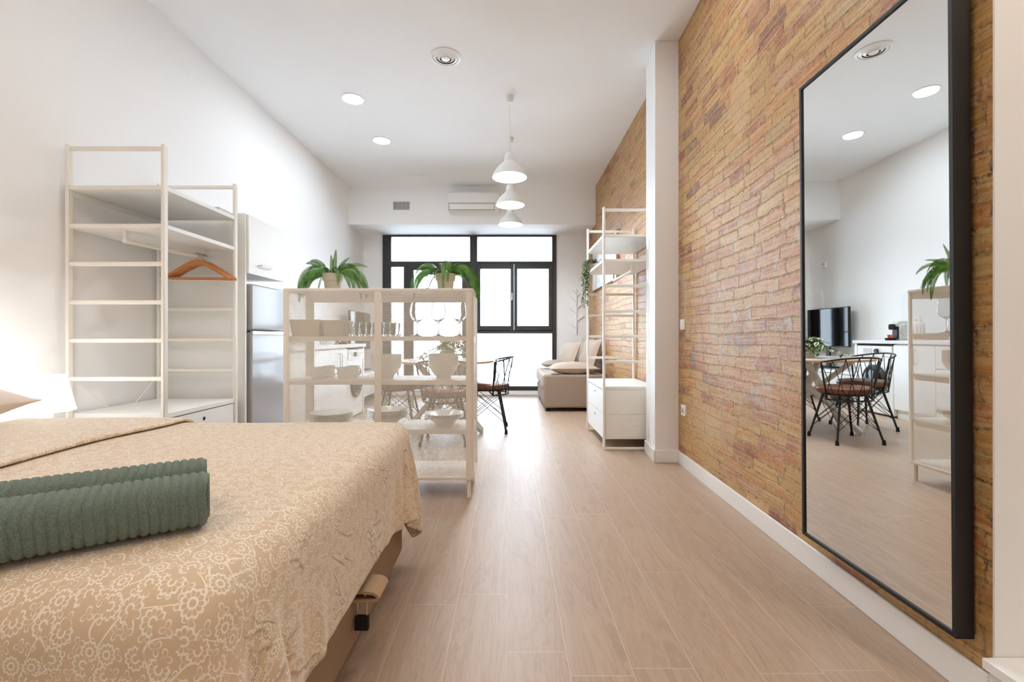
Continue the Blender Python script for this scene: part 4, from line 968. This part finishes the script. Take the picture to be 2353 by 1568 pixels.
# ------------------------------------------------------------------ dining set
tab = thing('dining_table', 'round grey oak dining table on crossed white legs', 'table', (tbl[0], tbl[1], 0))
MB().lathe([(0, .728), (.52, .728), (.52, .7495), (.515, .7502), (0, .7502)], n=72).build('tabletop', 'tabletop', tab)
MB().lathe([(.52, .727), (.53, .729), (.53, .748), (.52, .7503)], n=72, closed=True).build('table_edge', 'edgewood', tab)
for k in range(4):
    a = R(-116+90*k); b_ = a+R(158)
    MB().beam((.34*math.cos(b_), .34*math.sin(b_), .725), (.45*math.cos(a), .45*math.sin(a), .028), .058, .042).build('leg', 'tableleg', tab, bevel=.004)
    MB().lathe([(0, 0), (.02, 0), (.02, .03), (0, .03)], (.452*math.cos(a), .452*math.sin(a), 0), 12).build('foot', 'tableleg', tab)
def make_chair(loc, rz, label):
    o = thing('dining_chair', label, 'chair', loc, rz, group='wire chairs around the dining table')
    MB().lathe([(0, .452), (.20, .452), (.222, .462), (.228, .482), (.222, .5), (.2, .511), (.12, .515), (0, .516)], n=40).build('seat', 'leather', o)
    MB().lathe([(.17, .438), (.2, .438), (.2, .453), (.17, .453)], n=36, closed=True).build('seat_ring', 'black', o)
    tops, feet = [], []
    for sx, sy in ((-1, -1), (1, -1), (1, 1), (-1, 1)):
        tp_, ft = Vector((sx*.115, sy*.115, .445)), Vector((sx*.207, sy*.200, .012)); tops.append(tp_); feet.append(ft)
        lg = MB().tube([tp_, ft], [.012, .009], 10).build('leg', 'black', o)
        MB().lathe([(0, 0), (.016, 0), (.015, .02), (.011, .045), (0, .046)], (ft.x, ft.y, 0), 12).build('foot_cap', 'rubber', lg)
    w = MB()
    for i in range(4):
        a, b_ = i, (i+1) % 4
        for t1, t2 in ((.12, .72), (.3, .9)):
            pass
        w.tube([tops[a].lerp(feet[a], .06), tops[b_].lerp(feet[b_], .62)], .003, 5).tube([tops[b_].lerp(feet[b_], .06), tops[a].lerp(feet[a], .62)], .003, 5)
        w.tube([tops[a].lerp(feet[a], .18), tops[b_].lerp(feet[b_], .76)], .003, 5).tube([tops[b_].lerp(feet[b_], .18), tops[a].lerp(feet[a], .76)], .003, 5)
    w.build('cross_wires', 'black', o)
    def top(a): return (.275*math.sin(a), -.265*math.cos(a)-.01, .735+.055*math.cos(a)**1.2)
    def bot(a): return (.212*math.sin(a), -.225*math.cos(a), .398)
    A = R(74); n = 18
    arc = [-A+2*A*i/n for i in range(n+1)]
    MB().tube([bot(-A)]+[top(a) for a in arc]+[bot(A)], .0085, 8).tube([bot(a) for a in arc], .0075, 8).tube([bot(-A), (-.18, -.02, .44)], .007, 8).tube([bot(A), (.18, -.02, .44)], .007, 8).build('back_frame', 'black', o)
    b = MB(); m = 7
    for i in range(m):
        a0, a1 = -A+2*A*i/m, -A+2*A*(i+1)/m
        b.tube([top(a0), bot(a1)], .0034, 6).tube([top(a1), bot(a0)], .0034, 6)
    b.build('back_wires', 'black', o)
    return o
ch = make_chair((-.608, 4.34, 0), 0., 'wire chair with brown seat, back turned to the mesh cabinet')
dup(ch, (-.235, 4.90, 0), R(90), 'wire chair with brown seat on the aisle side of the table')
dup(ch, (-1.19, 4.91, 0), R(-90), 'wire chair with brown seat on the kitchen counter side of the table')
dup(ch, (-.78, 5.50, 0), R(180), 'wire chair with brown seat on the window side of the table')

# ------------------------------------------------------------------ sofa corner
sf = thing('sofa', 'beige armless sofa bed along the brick wall by the window', 'sofa', (.89, 6.85, 0))
MB().box(.462, 1.30, 6.085, 6.20, .05, .495).build('side_panel', 'sofa', sf, True, bevel=.03, seg=4)
MB().box(.470, 1.30, 6.205, 7.60, .05, .30).build('base', 'sofa', sf, True, bevel=.02, seg=3)
MB().box(.445, 1.30, 6.205, 7.60, .302, .49).build('seat_mattress', 'sofacush', sf, True, bevel=.035, seg=4)
MB().tube([(.45, 6.7, .36), (.41, 6.7, .33), (.415, 6.7, .27), (.45, 6.7, .25)], .008, 8).build('pull_strap', 'khaki', sf, True)
for x, y in ((.52, 6.16), (1.24, 6.16), (.52, 7.52), (1.24, 7.52)): MB().box(x-.03, x+.03, y-.03, y+.03, 0, .052).build('foot', 'rubber', sf, True)
def cushion(label, w, h, th, m, seed, mat='sofacush', name='cushion'):
    o = pillow_mb(w, h, th, .06, seed=seed, pinch=.09).build(name, mat); o.matrix_world = m; return tag(o, label, 'cushion', 'loose cushions on the sofa')
cushion('flat beige cushion lying on the near end of the sofa', .70, .36, .17, eul((.87, 6.27, .575), 0, 0, 3), 3)
cushion('flat beige cushion lying on the window end of the sofa', .60, .34, .14, eul((.78, 7.36, .565), 0, 0, -4), 4)
cushion('pale cushion propped upright nearest the sofa front', .44, .44, .18, eul((.88, 6.83, .735), 0, -66, 28), 5)
cushion('large beige cushion leaning on the brick wall at the near end', .47, .46, .20, eul((1.155, 6.60, .755), 0, -70, 20), 6)
cushion('large beige cushion leaning on the brick wall at the window end', .47, .46, .20, eul((1.16, 7.10, .755), 0, -72, 14), 7)
pc = thing('picture', 'large framed pale grey sketch on the brick wall above the sofa', 'picture', (1.335, 6.45, 1.72))
b = MB()
for a in ((5.6, 5.62, 1.72, 2.33), (7.28, 7.30, 1.72, 2.33), (5.62, 7.28, 1.72, 1.732), (5.62, 7.28, 2.318, 2.33)): b.box(1.312, 1.346, a[0], a[1], a[2], a[3])
b.build('picture_frame', 'pictureframe', pc, True, bevel=.002)
MB().box(1.325, 1.338, 5.615, 7.285, 1.73, 2.32).build('print', 'print', pc, True)
ck = thing('coat_rack', 'white tree shaped coat rack on the wall beside the window', 'coat rack', (1.155, YW, 1.05))
b = MB().beam((0, -.012, 0), (.0, -.012, .79), .022, .022); b.build('trunk', 'satin', ck, bevel=.003)
for z, s, l in ((.10, -1, .10), (.22, 1, .12), (.36, -1, .11), (.44, 1, .12), (.56, -1, .11), (.66, 1, .12), (.70, -1, .08)):
    MB().beam((0, -.012, z), (s*l, -.02, z+l*.8), .02, .02).build('branch', 'satin', ck, bevel=.003)

# ------------------------------------------------------------------ mirror
mr = thing('wall_mirror', 'tall black framed mirror leaning on the brick wall', 'mirror', (1.24, 1.6, .168))
al, ln_, tl = .013, .007, 1.884
D = Vector((al, 1, 0)).normalized(); U = Vector((-ln_, 0, 1)).normalized(); Nn = D.cross(U).normalized()
if Nn.x > 0: Nn = -Nn
def mp(s, u, n): return tuple(Vector((0, 0, 0))+D*s+U*u+Nn*n)
S0, S1 = -.347, .326
def mbox(s0, s1, u0, u1, n0, n1):
    b = MB(); b.add([mp(s, u, n) for s in (s0, s1) for u in (u0, u1) for n in (n0, n1)],
                    [(0, 1, 3, 2), (4, 6, 7, 5), (0, 4, 5, 1), (2, 3, 7, 6), (0, 2, 6, 4), (1, 5, 7, 3)]); return b
fw = .0115
for a in ((S0, S0+fw, 0, tl), (S1-fw, S1, 0, tl), (S0+fw, S1-fw, 0, fw), (S0+fw, S1-fw, tl-fw, tl)):
    mbox(a[0], a[1], a[2], a[3], -.044, .006).build('frame_bar', 'mirrorframe', mr)
mbox(S0+fw, S1-fw, fw, tl-fw, -.006, .0).build('mirror_glass', 'mirror', mr, smooth=False)
mbox(S0+fw, S1-fw, fw, tl-fw, -.012, -.0065).build('backing_board', 'black', mr, smooth=False)
# low white shelf in the alcove
nb_ = thing('low_shelf', 'low white board shelf in the alcove beside the mirror', 'shelf', (1.7, .8, 0))
MB().box(1.248, 2.4, .35, 1.203, .125, .153).build('shelf_board', 'white', nb_, True, bevel=.002)
MB().box(1.265, 1.283, .36, 1.20, 0, .125).build('side_board', 'white', nb_, True)
MB().box(2.38, 2.398, .36, 1.20, 0, .125).build('side_board', 'white', nb_, True)

# ------------------------------------------------------------------ light
def area(name, loc, size, power, col, rot=(0, 0, 0), shape='DISK', sy=None, spread=180):
    l = bpy.data.lights.new(name, 'AREA'); l.shape = shape; l.size = size
    if sy: l.size_y = sy
    l.energy = power; l.color = col; l.spread = R(spread)
    o = bpy.data.objects.new(name, l); C.objects.link(o); o.location = loc; o.rotation_euler = rot; o['kind'] = 'helper'; return o
for x, y in ((-1.554, 4.514), (-1.538, 5.473)): area('downlight_beam', (x, y, ZC-.02), .18, 10, (.80, .91, 1))
for x, y in ((-.9, 2.6), (.6, 2.6)):  # unseen extra lamps, added to brighten the beam with neutral light
    downlight(x, y, 'added cool white ceiling downlight out of view, brightening the beam', False, 'added front downlights')
    area('downlight_beam', (x, y, ZC-.02), .18, 8.5, (.76, .88, 1))
for x, y in ((-1.5, .7), (0., .7), (-1.5, -1.), (1.75, .1)):  # last one is an extra lamp, added to brighten the alcove wall
    downlight(x, y, 'warm round ceiling downlight above the bedroom and, as an added lamp, the alcove', True, 'bedroom downlights')
    area('downlight_beam', (x, y, ZC-.02), .18, 20 if x > 1 else 7.5, (1, .85, .69))
for x, y in ((0, 4.47), (.008, 5.41), (.012, 6.35)): area('pendant_beam', (x, y, 2.60), .2, 26, (.82, .92, 1))
l = bpy.data.lights.new('bedside_bulb', 'POINT'); l.energy = 2.2; l.color = (1, .96, .91); l.shadow_soft_size = .06
o = bpy.data.objects.new('bedside_bulb', l); C.objects.link(o); o.location = (-2.262, 2.21, .86); o['kind'] = 'helper'
l = bpy.data.lights.new('sky_portal', 'AREA'); l.shape = 'RECTANGLE'; l.size = 3.0; l.size_y = 2.68; l.cycles.is_portal = True
o = bpy.data.objects.new('sky_portal', l); C.objects.link(o); o.location = (-.694, 8.12, 1.42); o.rotation_euler = (R(-90), 0, 0); o['kind'] = 'helper'

w = bpy.data.worlds.new('overcast_sky'); bpy.context.scene.world = w; w.use_nodes = True
nt = w.node_tree; bg = nt.nodes['Background']; bg.inputs[0].default_value = (.70, .845, 1, 1); bg.inputs[1].default_value = 9.5

# ------------------------------------------------------------------ camera and view
cam = bpy.data.cameras.new('camera'); cam.lens = 16.0; cam.sensor_width = 36; cam.clip_start = .02
cam.shift_x = (1176.5-1171)/2353; cam.shift_y = (775-784)/2353
co = bpy.data.objects.new('camera', cam); C.objects.link(co); co.location = (0, 0, 1.0); co.rotation_euler = (R(90), 0, 0)
sc = bpy.context.scene; sc.camera = co
sc.view_settings.view_transform = 'Standard'; sc.view_settings.look = 'None'; sc.view_settings.exposure = 0.; sc.view_settings.gamma = 1.; sc.view_settings.use_curve_mapping = False
cy = sc.cycles; cy.use_denoising = True; cy.use_adaptive_sampling = True; cy.adaptive_threshold = .13; cy.use_light_tree = False; cy.max_bounces = 8; cy.diffuse_bounces = 6; cy.glossy_bounces = 4; cy.transmission_bounces = 6; cy.transparent_max_bounces = 12
cy.caustics_reflective = False; cy.caustics_refractive = False; cy.sample_clamp_indirect = 10.
